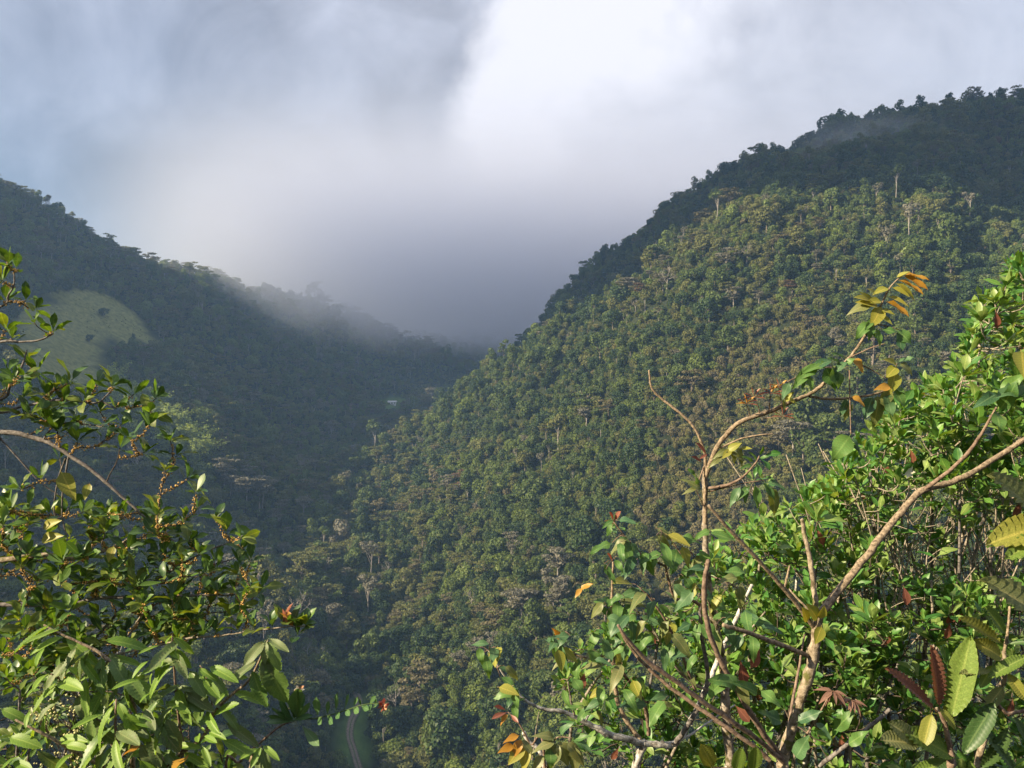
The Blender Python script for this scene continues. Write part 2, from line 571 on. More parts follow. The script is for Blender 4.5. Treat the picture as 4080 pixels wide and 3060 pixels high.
MEADOW = ground_poly([(30, 296), (75, 291), (110, 297), (130, 310), (150, 332), (170, 352), (158, 358), (140, 352), (118, 350), (108, 356), (120, 372), (120, 385), (70, 392), (25, 380), (10, 330)])
HOUSE_YARD = ground_poly([(376, 401), (388, 397), (408, 399), (411, 406), (398, 410), (380, 409)])
BAMBOO = ground_poly([(95, 392), (128, 386), (175, 412), (220, 455), (205, 480), (150, 462), (108, 430)])
DIRT = ground_poly([(338, 404), (350, 403), (368, 408), (366, 412), (345, 409)])
VERGE = ground_poly([(334, 768), (338, 735), (352, 700), (372, 700), (372, 768)])

# road along the valley floor
road_px = [(366, 790), (361, 775), (357, 763), (352, 750), (349, 737), (351, 724), (356, 714), (360, 704), (356, 694), (345, 684), (337, 672), (334, 660)]
ROAD = [hit(*q) for q in road_px]


def build_terrain():
    ny, nx = GX.shape
    V = np.stack([GX.ravel(), GY.ravel(), GZ.ravel()], 1)
    idx = np.arange(ny * nx).reshape(ny, nx)
    F = np.stack([idx[:-1, :-1], idx[:-1, 1:], idx[1:, 1:], idx[1:, :-1]], -1).reshape(-1, 4)
    m, N, L = new_mat('forest_floor')
    out = N('ShaderNodeOutputMaterial')
    bs = N('ShaderNodeBsdfPrincipled'); bs.inputs['Roughness'].default_value = 0.95; bs.inputs['Specular IOR Level'].default_value = 0.1
    tc = N('ShaderNodeTexCoord')

    def nz(scale, det=6):
        n = N('ShaderNodeTexNoise'); n.inputs['Scale'].default_value = scale; n.inputs['Detail'].default_value = det
        n.inputs['Roughness'].default_value = 0.65
        L(tc.outputs['Object'], n.inputs['Vector'])
        return n.outputs['Fac']

    def ramp(src, p0, c0, p1, c1):
        r = N('ShaderNodeValToRGB')
        r.color_ramp.elements[0].position = p0; r.color_ramp.elements[0].color = (*c0, 1)
        r.color_ramp.elements[1].position = p1; r.color_ramp.elements[1].color = (*c1, 1)
        L(src, r.inputs['Fac'])
        return r.outputs['Color']

    def mixc(f, a, b):
        n = N('ShaderNodeMix'); n.data_type = 'RGBA'
        L(f, n.inputs['Factor']); L(a, n.inputs[6]); L(b, n.inputs[7])
        return n.outputs[2]
    base = ramp(nz(0.25), 0.35, (0.012, 0.018, 0.008), 0.65, (0.030, 0.036, 0.015))
    grass = ramp(nz(0.3, 10), 0.35, (0.105, 0.118, 0.036), 0.68, (0.235, 0.23, 0.08))
    dirt = ramp(nz(0.4), 0.3, (0.11, 0.075, 0.05), 0.7, (0.19, 0.13, 0.09))
    yard = ramp(nz(0.3), 0.3, (0.06, 0.115, 0.025), 0.7, (0.11, 0.17, 0.04))
    at = N('ShaderNodeVertexColor'); at.layer_name = 'cover'
    sep = N('ShaderNodeSeparateColor'); L(at.outputs['Color'], sep.inputs[0])
    c = mixc(sep.outputs[0], base, grass)
    c = mixc(sep.outputs[1], c, yard)
    c = mixc(sep.outputs[2], c, dirt)
    L(c, bs.inputs['Base Color'])
    bp = N('ShaderNodeBump'); bp.inputs['Strength'].default_value = 0.6; bp.inputs['Distance'].default_value = 0.6
    L(nz(0.8, 8), bp.inputs['Height']); L(bp.outputs[0], bs.inputs['Normal'])
    L(bs.outputs[0], out.inputs['Surface'])
    me = mesh_np('terrain', V, F, m)
    ca = me.color_attributes.new('cover', 'FLOAT_COLOR', 'POINT')

    def soft(poly):
        acc = np.zeros(len(V))
        for dx, dy in ((0, 0), (2.5, 0), (-2.5, 0), (0, 2.5), (0, -2.5)):
            wx = 38 * (vnoise(V[:, 0] / 23, V[:, 1] / 23, 31) - 0.5) + 10 * (vnoise(V[:, 0] / 9, V[:, 1] / 9, 33) - 0.5)
            wy = 38 * (vnoise(V[:, 0] / 23, V[:, 1] / 23, 32) - 0.5) + 10 * (vnoise(V[:, 0] / 9, V[:, 1] / 9, 34) - 0.5)
            acc += in_poly(V[:, 0] + dx + wx * (poly is MEADOW), V[:, 1] + dy + wy * (poly is MEADOW), poly)
        return acc / 5
    cc = np.zeros((len(V), 4), np.float32); cc[:, 3] = 1
    cc[:, 0] = soft(MEADOW); cc[:, 1] = np.maximum(soft(HOUSE_YARD), soft(VERGE)); cc[:, 2] = soft(DIRT)
    ca.data.foreach_set('color', cc.ravel())
    o = link('terrain', me)
    tag(o, 'steep forested mountain ground on both sides of the valley', kind='structure')


build_terrain()


def build_road():
    pts = []
    for i in range(len(ROAD) - 1):
        for k in range(6):
            pts.append(ROAD[i].lerp(ROAD[i + 1], k / 6))
    # relax the polyline
    for _ in range(6):
        pts = [pts[0]] + [(pts[i - 1] + pts[i] * 2 + pts[i + 1]) / 4 for i in range(1, len(pts) - 1)] + [pts[-1]]
    prof = [-1.6, -1.1, -0.6, -0.25, 0.25, 0.6, 1.1, 1.6]
    V, F = [], []
    for i, p in enumerate(pts):
        t = (pts[min(i + 1, len(pts) - 1)] - pts[max(i - 1, 0)]); t.z = 0; t.normalize()
        s = Vector((t.y, -t.x, 0))
        zc = float(H(p.x, p.y)[0])
        for k, w in enumerate(prof):
            q = p + s * w
            z = max(zc, float(H(q.x, q.y)[0])) + 0.25 + (0.06 if abs(w) < 0.4 else 0.0)
            V.append((q.x, q.y, z))
    n = len(prof)
    # skirts reach down into the bank
    mi = []
    for i in range(len(pts) - 1):
        for k in range(n - 1):
            F.append((i * n + k, i * n + k + 1, (i + 1) * n + k + 1, (i + 1) * n + k))
            mi.append(0 if k in (1, 2, 4, 5) else 1)
    gravel = plain_mat('road_gravel', (0.17, 0.13, 0.10), 0.95, 0.35, 2.0)
    strip = plain_mat('road_grass', (0.085, 0.10, 0.04), 0.95, 0.35, 2.0)
    me = mesh_np('road', V, F, [gravel, strip], mi)
    md = link('road', me)
    sol = md.modifiers.new('bank', 'SOLIDIFY'); sol.thickness = 1.6; sol.offset = -1
    tag(md, 'pale two-track dirt road curving along the valley bottom', kind='structure')


build_road()
# ------------------------------------------------------------------ forest trees
rng = np.random.default_rng(11)

M_BARK = bark_mat('tree_bark', (0.09, 0.07, 0.055), (0.22, 0.19, 0.16), 3.0, bump=0.2)
M_PALE = bark_mat('pale_bark', (0.17, 0.15, 0.13), (0.34, 0.31, 0.28), 3.0, bump=0.2)
FOL = {
    'dark': leaf_mat('foliage_dark', (0.019, 0.043, 0.013), (0.046, 0.076, 0.018), 0.22, 0.55, 0.25),
    'mid': leaf_mat('foliage_mid', (0.051, 0.085, 0.019), (0.100, 0.133, 0.031), 0.25, 0.55, 0.25),
    'olive': leaf_mat('foliage_olive', (0.090, 0.103, 0.030), (0.146, 0.150, 0.046), 0.25, 0.6, 0.2),
    'bright': leaf_mat('foliage_bright', (0.084, 0.126, 0.021), (0.144, 0.183, 0.036), 0.28, 0.5, 0.25),
    'brown': leaf_mat('foliage_brown', (0.108, 0.100, 0.052), (0.158, 0.138, 0.075), 0.2, 0.7, 0.15),
    'rust': leaf_mat('foliage_rust', (0.110, 0.072, 0.044), (0.150, 0.095, 0.058), 0.2, 0.7, 0.15),
    'grey': leaf_mat('foliage_grey', (0.115, 0.112, 0.085), (0.170, 0.160, 0.120), 0.15, 0.7, 0.15),
    'scrub': leaf_mat('foliage_scrub', (0.132, 0.128, 0.046), (0.190, 0.175, 0.066), 0.22, 0.65, 0.15),
    'lime': leaf_mat('foliage_bamboo', (0.20, 0.26, 0.06), (0.27, 0.33, 0.09), 0.35, 0.5, 0.2),
}


def tube_np(path, radii, seg=5):
    """tube along a polyline: V, F (quads)"""
    path = [Vector(p) for p in path]
    V, F = [], []
    up = Vector((0.31, 0.17, 0.93))
    prev = None
    for i, p in enumerate(path):
        t = (path[min(i + 1, len(path) - 1)] - path[max(i - 1, 0)])
        if t.length < 1e-9: t = Vector((0, 0, 1))
        t.normalize()
        if prev is None:
            a = t.orthogonal().normalized()
        else:
            a = (prev - t * prev.dot(t))
            if a.length < 1e-6: a = t.orthogonal()
            a.normalize()
        prev = a
        b = t.cross(a)
        for k in range(seg):
            an = 2 * math.pi * k / seg
            V.append(p + (a * math.cos(an) + b * math.sin(an)) * radii[i])
    for i in range(len(path) - 1):
        for k in range(seg):
            F.append((i * seg + k, i * seg + (k + 1) % seg, (i + 1) * seg + (k + 1) % seg, (i + 1) * seg + k))
    # closed tip
    V.append(path[-1] + (path[-1] - path[-2]).normalized() * radii[-1] * 0.6)
    c = len(V) - 1
    b0 = (len(path) - 1) * seg
    for k in range(seg):
        F.append((b0 + k, b0 + (k + 1) % seg, c))
    return [tuple(v) for v in V], F


def merge(parts):
    V, F = [], []
    for v, f in parts:
        o = len(V)
        V += list(v)
        F += [tuple(i + o for i in q) for q in f]
    return V, F


def clump_cards(C, Nrm, size, r, droop=0.0):
    """one bent four-cornered spray of leaves per centre, lying roughly across Nrm"""
    n = len(C)
    Nrm = Nrm + r.normal(0, 0.42, Nrm.shape)
    Nrm /= np.linalg.norm(Nrm, axis=1, keepdims=True) + 1e-9
    ref = r.normal(0, 1, (n, 3))
    A = np.cross(Nrm, ref); A /= np.linalg.norm(A, axis=1, keepdims=True) + 1e-9
    B = np.cross(Nrm, A)
    s = size * r.uniform(0.55, 1.35, (n, 1))
    e = r.uniform(0.5, 1.0, (n, 1))
    b = r.uniform(-0.25, 0.35, (n, 1))
    v0 = C + A * s
    v1 = C + B * s * e + Nrm * s * b
    v2 = C - A * s * r.uniform(0.6, 1.0, (n, 1))
    v3 = C - B * s * e * r.uniform(0.6, 1.0, (n, 1)) + Nrm * s * b
    V = np.stack([v0, v1, v2, v3], 1).reshape(-1, 3)
    V[:, 2] -= droop * np.abs(V[:, 2] * 0)
    F = np.arange(4 * n).reshape(n, 4)
    return V, F


def crown_points(lobes, n, r, shell=0.8):
    w = np.array([l[3] * l[4] for l in lobes]) if len(lobes[0]) > 4 else np.array([l[3] ** 2 for l in lobes])
    pick = r.choice(len(lobes), n, p=w / w.sum())
    L = np.array([[l[0], l[1], l[2], l[3], l[4]] for l in lobes])[pick]
    d = r.normal(0, 1, (n, 3)); d[:, 2] += 0.35
    d /= np.linalg.norm(d, axis=1, keepdims=True)
    rad = r.uniform(shell, 1.05, (n, 1))
    C = L[:, :3] + d * rad * L[:, 3:5][:, [0, 0, 1]]
    nr = d / L[:, 3:5][:, [0, 0, 1]]
    nr /= np.linalg.norm(nr, axis=1, keepdims=True)
    return C, nr


def tree_shape(kind, seed, n):
    """crown (V, F) and trunk (V, F) of a tree with its foot at the origin; sizes in metres"""
    r = np.random.default_rng(seed)
    wood = []
    if kind == 'round':
        h = r.uniform(7.5, 9.5); w = r.uniform(3.3, 4.4)
        lobes = [(0, 0, h - 3.4, w * 0.70, 3.0)]
        for k in range(11):
            a = r.uniform(0, 6.28); q = r.uniform(0.35, 0.85) * w
            lobes.append((q * math.cos(a), q * math.sin(a), h - r.uniform(1.6, 6.2), w * r.uniform(0.30, 0.48), r.uniform(1.0, 1.7)))
        size = 0.42
    elif kind == 'tall':
        h = r.uniform(9.5, 11.5); w = r.uniform(2.9, 3.6)
        lobes = []
        for k in range(13):
            a = r.uniform(0, 6.28); t = k / 12
            q = r.uniform(0.2, 0.8) * w * (1 - 0.45 * t * t)
            lobes.append((q * math.cos(a), q * math.sin(a), 1.8 + (h - 2.8) * t, w * r.uniform(0.34, 0.52), r.uniform(0.8, 1.4)))
        size = 0.40
    elif kind == 'layer':
        # flat-topped crown in thin tiers, the wood showing between
        h = r.uniform(7.5, 10); w = r.uniform(3.8, 5.0)
        lobes = []
        for k in range(14):
            a = r.uniform(0, 6.28); t = r.uniform(0, 1)
            q = r.uniform(0.15, 0.85) * w * (1 - 0.2 * t)
            lobes.append((q * math.cos(a), q * math.sin(a), h - 0.4 - 5.6 * (1 - t) * r.uniform(0.6, 1), w * r.uniform(0.28, 0.46), r.uniform(0.22, 0.42)))
        size = 0.40
    elif kind == 'scrub':
        h = r.uniform(4.0, 6.0); w = r.uniform(2.0, 3.0)
        lobes = [(0, 0, h * 0.55, w * 0.8, h * 0.42)]
        for k in range(6):
            a = r.uniform(0, 6.28); q = r.uniform(0.4, 0.9) * w
            lobes.append((q * math.cos(a), q * math.sin(a), r.uniform(0.3, 0.75) * h, w * r.uniform(0.3, 0.5), r.uniform(0.8, 1.3)))
        size = 0.38
    elif kind == 'emergent':
        h = r.uniform(11.5, 14.5); w = r.uniform(2.6, 3.6)
        lobes = []
        for k in range(7):
            a = r.uniform(0, 6.28); q = r.uniform(0.1, 0.75) * w
            lobes.append((q * math.cos(a), q * math.sin(a), h - r.uniform(0.8, 3.6), w * r.uniform(0.33, 0.5), r.uniform(0.7, 1.2)))
        size = 0.46
    elif kind == 'bare':
        h = r.uniform(9, 12); w = r.uniform(2.8, 3.6)
        lobes = []
        for k in range(8):
            a = r.uniform(0, 6.28); q = r.uniform(0.3, 0.95) * w
            lobes.append((q * math.cos(a), q * math.sin(a), h - r.uniform(0.3, 4.0), w * 0.35, 0.9))
        size = 0.22
    top = max(l[2] for l in lobes)
    lean = Vector((r.normal(0, 0.35), r.normal(0, 0.35), 0))
    r0 = 0.26 if kind in ('round', 'layer') else 0.22
    if kind == 'scrub': r0 = 0.12
    if kind == 'emergent': r0 = 0.19
    path = [Vector((0, 0, -2.0)), Vector((0, 0, 0)) + lean * 0.1, Vector((0, 0, top * 0.4)) + lean * 0.7, Vector((0, 0, top * 0.72)) + lean]
    wood.append(tube_np(path, [r0 * 1.3, r0, r0 * 0.75, r0 * 0.5], 5))
    for l in lobes:
        f = r.uniform(0.4, 0.72) * top
        s = Vector((0, 0, f)) + lean * (f / top)
        e = Vector(l[:3])
        m_ = s.lerp(e, 0.55) + Vector((0, 0, -0.25))
        wood.append(tube_np([s, m_, e], [r0 * 0.45, r0 * 0.3, r0 * 0.12], 4))
        if kind == 'bare':
            for q in range(5):
                t = e + Vector(r.normal(0, 1.0, 3)) + Vector((0, 0, 0.6))
                wood.append(tube_np([m_.lerp(e, r.uniform(0.3, 1)), t], [r0 * 0.16, r0 * 0.05], 3))
    C, Nn = crown_points(lobes, n, r)
    V, F = clump_cards(C, Nn, size, r)
    wv, wf = merge(wood)
    return (V, F), (wv, wf)


# one tree = kind of shape, foliage colour, bark, number of sprays
RECIPES = []
for shape, cols, nvar in (('round', ['dark', 'mid', 'olive', 'bright'], 2), ('tall', ['dark', 'mid', 'olive', 'bright'], 1),
                          ('layer', ['brown', 'olive', 'mid', 'grey'], 2), ('scrub', ['scrub', 'olive', 'bright', 'brown', 'dark', 'mid'], 2),
                          ('emergent', ['olive', 'mid', 'grey'], 2), ('bare', ['grey'], 2), ('round', ['rust'], 1), ('layer', ['rust'], 1), ('round', ['grey'], 1)):
    for c in cols:
        for v in range(nvar):
            RECIPES.append((shape, c, v))
SPRAYS = {'round': 1150, 'tall': 950, 'layer': 850, 'scrub': 420, 'emergent': 330, 'bare': 110}
TREES = {}
proto_col = bpy.data.collections.new('forest_kinds')       # not linked into the scene: only what the far forest is made from
for i, (shape, c, v) in enumerate(RECIPES):
    (cv, cf), (tv, tf) = tree_shape(shape, 100 + i * 7 + v, SPRAYS[shape])
    bark = M_PALE if shape in ('emergent', 'bare') or c == 'grey' else M_BARK
    crown = mesh_np('crown', cv, cf, FOL[c], smooth=False)
    trunk = mesh_np('trunk', tv, tf, bark)
    F = [tuple(q) for q in cf.tolist()] + [tuple(k + len(cv) for k in q) for q in tf]
    both = mesh_np('tree', np.vstack([cv, np.array(tv)]), F, [FOL[c], bark], [0] * len(cf) + [1] * len(tf), smooth=False)
    po = bpy.data.objects.new('kind_%02d' % i, both)
    proto_col.objects.link(po)
    TREES[(shape, c, v)] = (i, crown, trunk)


def by(shape, *cols):
    return [k for k in RECIPES if k[0] == shape and (not cols or k[1] in cols)]


def scatter():
    """jittered rows of trees over all ground the camera may see"""
    pts = []
    for (y0, y1, st) in ((205, 420, 5.4), (420, 640, 5.8), (640, 900, 6.6), (900, 1300, 8.0), (1300, 2000, 13.0)):
        xs = np.arange(-1100, 900, st); ys = np.arange(y0, y1, st)
        X, Y = np.meshgrid(xs, ys)
        X = X + rng.uniform(-0.5, 0.5, X.shape) * st * 1.1; Y = Y + rng.uniform(-0.5, 0.5, Y.shape) * st * 1.1
        pts.append(np.stack([X.ravel(), Y.ravel()], 1))
    p = np.vstack(pts)
    p = p[np.abs(p[:, 0] / p[:, 1]) < 0.74]
    z = H(p[:, 0], p[:, 1])
    px, py = project(p[:, 0], p[:, 1], z)
    keep = py < 830
    p, z = p[keep], z[keep]
    vis = visible(p[:, 0], p[:, 1], z + 22)
    return p[vis], z[vis]


fp, fz = scatter()
px, py = project(fp[:, 0], fp[:, 1], fz)
# clearings and road
clear = in_poly(fp[:, 0], fp[:, 1], MEADOW) | in_poly(fp[:, 0], fp[:, 1], HOUSE_YARD) | in_poly(fp[:, 0], fp[:, 1], DIRT) | in_poly(fp[:, 0], fp[:, 1], BAMBOO) | in_poly(fp[:, 0], fp[:, 1], VERGE)
rd = np.array([(p.x, p.y) for p in ROAD])
seg = [(rd[i], rd[i + 1]) for i in range(len(rd) - 1)]
dist = np.full(len(fp), 1e9)
seg = seg[:7]
for a, b in seg:
    ab = b - a
    t = np.clip(((fp - a) @ ab) / (ab @ ab), 0, 1)
    dist = np.minimum(dist, np.linalg.norm(fp - (a + t[:, None] * ab), axis=1))
# also keep open the lane of sight from the camera down on to the road
for i in range(7):
    for t in (0.985, 0.97, 0.955):
        q = ROAD[i] * t
        dist = np.minimum(dist, np.linalg.norm(fp - np.array((q.x, q.y)), axis=1) + 0.5)
yd = np.array([hit(392, 404)])[0]
for t in (0.99, 0.98, 0.97):
    dist = np.minimum(dist, np.linalg.norm(fp - np.array((yd[0] * t, yd[1] * t)), axis=1) - 3)
HOUSE_AT = hit(392, 405)


def before_house(x, y, z, h):
    # stands between the camera and the house
    qx, q0 = project(x, y, z); _, q1 = project(x, y, z + h)
    return (np.abs(qx - 392) < 9.5) & (q1 < 407.5) & (q0 > 399) & (y < HOUSE_AT.y + 14) & (y > 300)


clear |= dist < 5.0
clear |= before_house(fp[:, 0], fp[:, 1], fz, 11.0)
fp, fz, px, py = fp[~clear], fz[~clear], px[~clear], py[~clear]
n_f = len(fp)

# what grows where; crown colours also carry some of the light and shade
left_side = fp[:, 0] < np.interp(fp[:, 1], [200, 290, 430, 650, 950, 1150, 2000], [-70, -66, -97, -110, -76, -33, 0])
n1 = vnoise(fp[:, 0] / 38, fp[:, 1] / 38, 5); n2 = vnoise(fp[:, 0] / 16, fp[:, 1] / 16, 6); n3 = np.clip(0.62 * rng.uniform(0, 1, n_f) + 0.38 * np.clip((vnoise(fp[:, 0] / 27, fp[:, 1] / 34, 8) - 0.5) * 1.7 + 0.5, 0, 1), 0, 1); n3 = np.argsort(np.argsort(n3)) / n_f
shade_zone = in_poly(px, py, [(770, 250), (1030, 290), (1030, 520), (820, 520), (770, 400)])  # darker greens picked for this zone paint shade on to the slope
scrubby = in_poly(px, py, [(640, 470), (700, 380), (790, 300), (830, 330), (800, 420), (770, 560), (690, 640), (640, 600)]) & (~left_side)
kinds = np.empty(n_f, object)
sets = {
    'green': by('round', 'dark', 'mid') + by('tall', 'dark', 'mid'),
    'fresh': by('round', 'mid', 'bright') + by('tall', 'bright'),
    'olive': by('round', 'olive') + by('tall', 'olive') + by('scrub', 'olive'),
    'layerbrown': by('layer', 'brown', 'olive'),
    'layergreen': by('layer', 'mid', 'olive', 'grey'),
    'scrub': by('scrub'),
    'emergent': by('emergent'),
    'bare': by('bare') + [('round', 'grey', 0)],
    'rust': by('round', 'rust') + by('layer', 'rust'),
}
for i in range(n_f):
    a, b, c = n1[i], n2[i], n3[i]
    if left_side[i]:
        s = 'layerbrown' if (a > 0.55 and b > 0.35 and c < 0.5) else 'layergreen' if c < 0.34 else 'green' if c < 0.42 else 'fresh' if c < 0.68 else 'olive' if c < 0.92 else 'emergent' if c < 0.965 else 'bare'  # brownish flat tops, plus paler crowns that brighten the shaded slope by colour
    elif scrubby[i]:
        s = 'scrub' if c < 0.72 else 'olive' if c < 0.86 else 'layerbrown' if c < 0.93 else 'fresh'
    else:
        if rng.uniform() < 0.03: kinds[i] = by('emergent')[int(rng.integers(6))]; continue
        if rng.uniform() < 0.008: kinds[i] = sets['bare'][int(rng.integers(3))]; continue
        hi = np.clip((430 - py[i]) / 250, 0, 1)
        if c < 0.002: s = 'emergent'
        elif c < 0.003: s = 'bare'
        elif c < 0.0045: s = 'rust'
        elif py[i] < 262 and c < 0.72: s = 'olive' if c < 0.36 else 'layerbrown' if c < 0.46 else 'scrub' if c < 0.56 else 'emergent' if c < 0.60 else 'fresh'  # olive and straw crowns up here add warm sunlight by colour
        elif shade_zone[i]: s = 'green' if c < 0.6 else 'layergreen' if c < 0.8 else 'fresh' if c < 0.9 else 'olive'
        elif (a > 0.74 or px[i] < 430 and a > 0.5) and c < 0.30 + 0.2 * hi: s = 'layerbrown' if b > 0.4 else 'olive'
        elif b > 0.62 and c < 0.6: s = 'fresh'
        elif c < 0.22: s = 'layergreen'
        elif c < 0.36 + 0.25 * hi: s = 'olive'
        else: s = 'green'
    o = sets[s]
    kinds[i] = o[int(rng.integers(len(o)))]
for i in range(n_f):
    if kinds[i][0] in ('emergent', 'bare') and fp[i, 1] > 530 and not left_side[i]:
        kinds[i] = sets['green'][int(rng.integers(len(sets['green'])))]
fs = np.clip(np.exp(rng.normal(-0.16, 0.34, n_f)), 0.45, 1.9) * np.where(fp[:, 1] > 1200, 1.5, np.where(fp[:, 1] > 850, 1.12, 1.0))
fs *= np.where(vnoise(fp[:, 0] / 22, fp[:, 1] / 22, 9) > 0.6, 1.15, 0.95)
fr = rng.uniform(0, 6.283, n_f)
fdist = fp[:, 1]

# ---- the trees that show largest stand as single trees, each with trunk and crown
GENUS = {'round': 'broadleaf_tree', 'tall': 'broadleaf_tree', 'layer': 'flat_topped_tree', 'scrub': 'scrub_bush', 'emergent': 'emergent_tree', 'bare': 'bare_tree'}
LABELS = {
    'broadleaf_tree': ('leafy green tree with a rounded crown in the mixed hillside forest', 'tree', 'rounded leafy trees of the hillside forest'),
    'flat_topped_tree': ('flat topped tree with thin tiered foliage in the hillside forest', 'tree', 'flat topped trees of the hillside forest'),
    'scrub_bush': ('low olive scrub bush on the sunlit hillside', 'bush', 'scrub bushes on the sunlit hillside'),
    'emergent_tree': ('tall pale trunked tree rising above the forest canopy', 'tree', 'tall pale trunked trees above the canopy'),
    'bare_tree': ('grey half bare tree standing among green forest trees', 'tree', 'grey half bare trees in the forest'),
}
LIMIT = {'broadleaf_tree': 300, 'flat_topped_tree': 230, 'scrub_bush': 160, 'emergent_tree': 90, 'bare_tree': 40}
hgt = np.array([{'round': 10, 'tall': 13, 'layer': 11, 'scrub': 5, 'emergent': 17, 'bare': 10}[k[0]] for k in kinds])
seen = visible(fp[:, 0], fp[:, 1], fz + hgt * fs * 0.75) & (px > 5) & (px < 1019) & (py - hgt * fs / fdist * FPX < 765)
# hidden behind the plants close to the camera
seen &= ~in_poly(px, py, [(0, 430), (120, 480), (255, 590), (290, 690), (260, 768), (0, 768)])
seen &= ~in_poly(px, py, [(560, 650), (700, 570), (800, 470), (960, 370), (1024, 290), (1024, 768), (500, 768)])
genus = np.array([GENUS[k[0]] for k in kinds])
single = np.zeros(n_f, bool)
ANTI = ('rust',)
for g, lim in LIMIT.items():
    c = np.where((genus == g) & seen)[0]
    c = c[np.argsort(fdist[c] / fs[c])][:lim]
    single[c] = True


HUE = {'dark': 'dark green', 'mid': 'mid green', 'olive': 'olive green', 'bright': 'fresh bright green', 'brown': 'brownish', 'grey': 'greyish', 'scrub': 'straw coloured', 'rust': 'russet'}
FORM = {'round': 'round crowned tree', 'tall': 'upright leafy tree', 'layer': 'flat topped tiered tree', 'scrub': 'low scrub bush', 'emergent': 'tall pale trunked tree', 'bare': 'half bare tree'}


def single_label(i):
    x, y = px[i], py[i]
    if left_side[i]:
        zone = 'low on the shaded left mountainside' if y > 520 else 'halfway up the shaded left mountainside' if y > 400 else 'high on the shaded left mountainside'
    elif y > 600: zone = 'at the foot of the right slope' if x < 480 else 'low on the right slope behind the leaning foreground plants' if x > 620 else 'low on the middle of the right slope'
    elif y > 440: zone = 'low on the spur edge beside the valley' if x < 480 else 'halfway up the right slope'
    elif y > 260: zone = 'high on the right slope'
    else: zone = 'in the sunlit band under the dark summit'
    return HUE[kinds[i][1]] + ' ' + FORM[kinds[i][0]] + ' ' + zone


def place_tree(key, x, y, z, s, rot, name, label, cat, group=None):
    i, crown, trunk = TREES[key]
    root = bpy.data.objects.new(name, None)
    root.empty_display_size = 0.5
    COL.objects.link(root)
    root.location = (x, y, z); root.rotation_euler = (0, 0, rot); root.scale = (s, s, s)
    tag(root, label, cat, group)
    for nm, me in (('trunk', trunk), ('crown', crown)):
        o = bpy.data.objects.new(nm, me)
        COL.objects.link(o)
        o.parent = root
    return root


for i in np.where(single)[0]:
    g = genus[i]
    lab, cat, grp = LABELS[g]
    lab = single_label(i)
    grp = lab.replace(' tree ', ' trees ').replace(' bush ', ' bushes ')
    place_tree(kinds[i], fp[i, 0], fp[i, 1], fz[i], fs[i], fr[i], g, lab, cat, grp)

# ---- all the others: one mass of forest
rest = ~single


# bushes filling the ground between the trees
up_ = []
for (y0, y1, st) in ((205, 420, 3.2), (420, 640, 3.7), (640, 950, 5.2)):
    X, Y = np.meshgrid(np.arange(-620, 560, st), np.arange(y0, y1, st))
    up_.append(np.stack([(X + rng.uniform(-.6, .6, X.shape) * st).ravel(), (Y + rng.uniform(-.6, .6, Y.shape) * st).ravel()], 1))
up_ = np.vstack(up_)
up_ = up_[np.abs(up_[:, 0] / up_[:, 1]) < 0.74]
uz = H(up_[:, 0], up_[:, 1])
ux, uy = project(up_[:, 0], up_[:, 1], uz)
ok = (uy < 830) & visible(up_[:, 0], up_[:, 1], uz + 10)
for poly in (MEADOW, HOUSE_YARD, DIRT, VERGE, BAMBOO): ok &= ~in_poly(up_[:, 0], up_[:, 1], poly)
for a, b in seg:
    ab = b - a
    for t in (1.0, 0.985):
        q = up_ - a * t
        tt = np.clip((q @ ab) / (ab @ ab), 0, 1)
        ok &= np.linalg.norm(q - tt[:, None] * ab, axis=1) > 4.2
ok &= ~before_house(up_[:, 0], up_[:, 1], uz, 5.0)
up_, uz, ux, uy = up_[ok], uz[ok], ux[ok], uy[ok]
# tussocks and small bushes scattered over the meadow
X, Y = np.meshgrid(np.arange(-420, -150, 2.6), np.arange(380, 760, 2.6))
mt = np.stack([(X + rng.uniform(-1.5, 1.5, X.shape)).ravel(), (Y + rng.uniform(-1.5, 1.5, Y.shape)).ravel()], 1)
mt = mt[in_poly(mt[:, 0], mt[:, 1], MEADOW)]
dens = vnoise(mt[:, 0] / 17, mt[:, 1] / 17, 41)
mt = mt[rng.uniform(0, 1, len(mt)) < 0.02 + 0.45 * np.clip((dens - 0.6) * 3, 0, 1)]
n_mt = len(mt)
up_ = np.vstack([up_, mt]); uz = np.concatenate([uz, H(mt[:, 0], mt[:, 1])])
ux, uy = project(up_[:, 0], up_[:, 1], uz)
u_scr = in_poly(ux, uy, [(640, 470), (700, 380), (790, 300), (830, 330), (800, 420), (770, 560), (690, 640), (640, 600)])
u_sets = (by('scrub', 'dark', 'mid', 'mid', 'olive', 'bright'), by('scrub', 'scrub', 'olive', 'brown'))
u_k = np.empty(len(up_), object)
for i in range(len(up_)):
    o = u_sets[1 if (u_scr[i] or rng.uniform() < 0.07) else 0]
    u_k[i] = o[int(rng.integers(len(o)))]
fp = np.vstack([fp, up_]); fz = np.concatenate([fz, uz]); kinds = np.concatenate([kinds, u_k])
us = rng.uniform(0.5, 1.1, len(up_)); us[len(up_) - n_mt:] = rng.uniform(0.07, 0.20, n_mt)
fs = np.concatenate([fs, us]); fr = np.concatenate([fr, rng.uniform(0, 6.28, len(up_))])
left_side = fp[:, 0] < np.interp(fp[:, 1], [200, 290, 430, 650, 950, 1150, 2000], [-70, -66, -97, -110, -76, -33, 0])
rest = np.concatenate([rest, np.ones(len(up_), bool)])
print('undergrowth', len(up_))


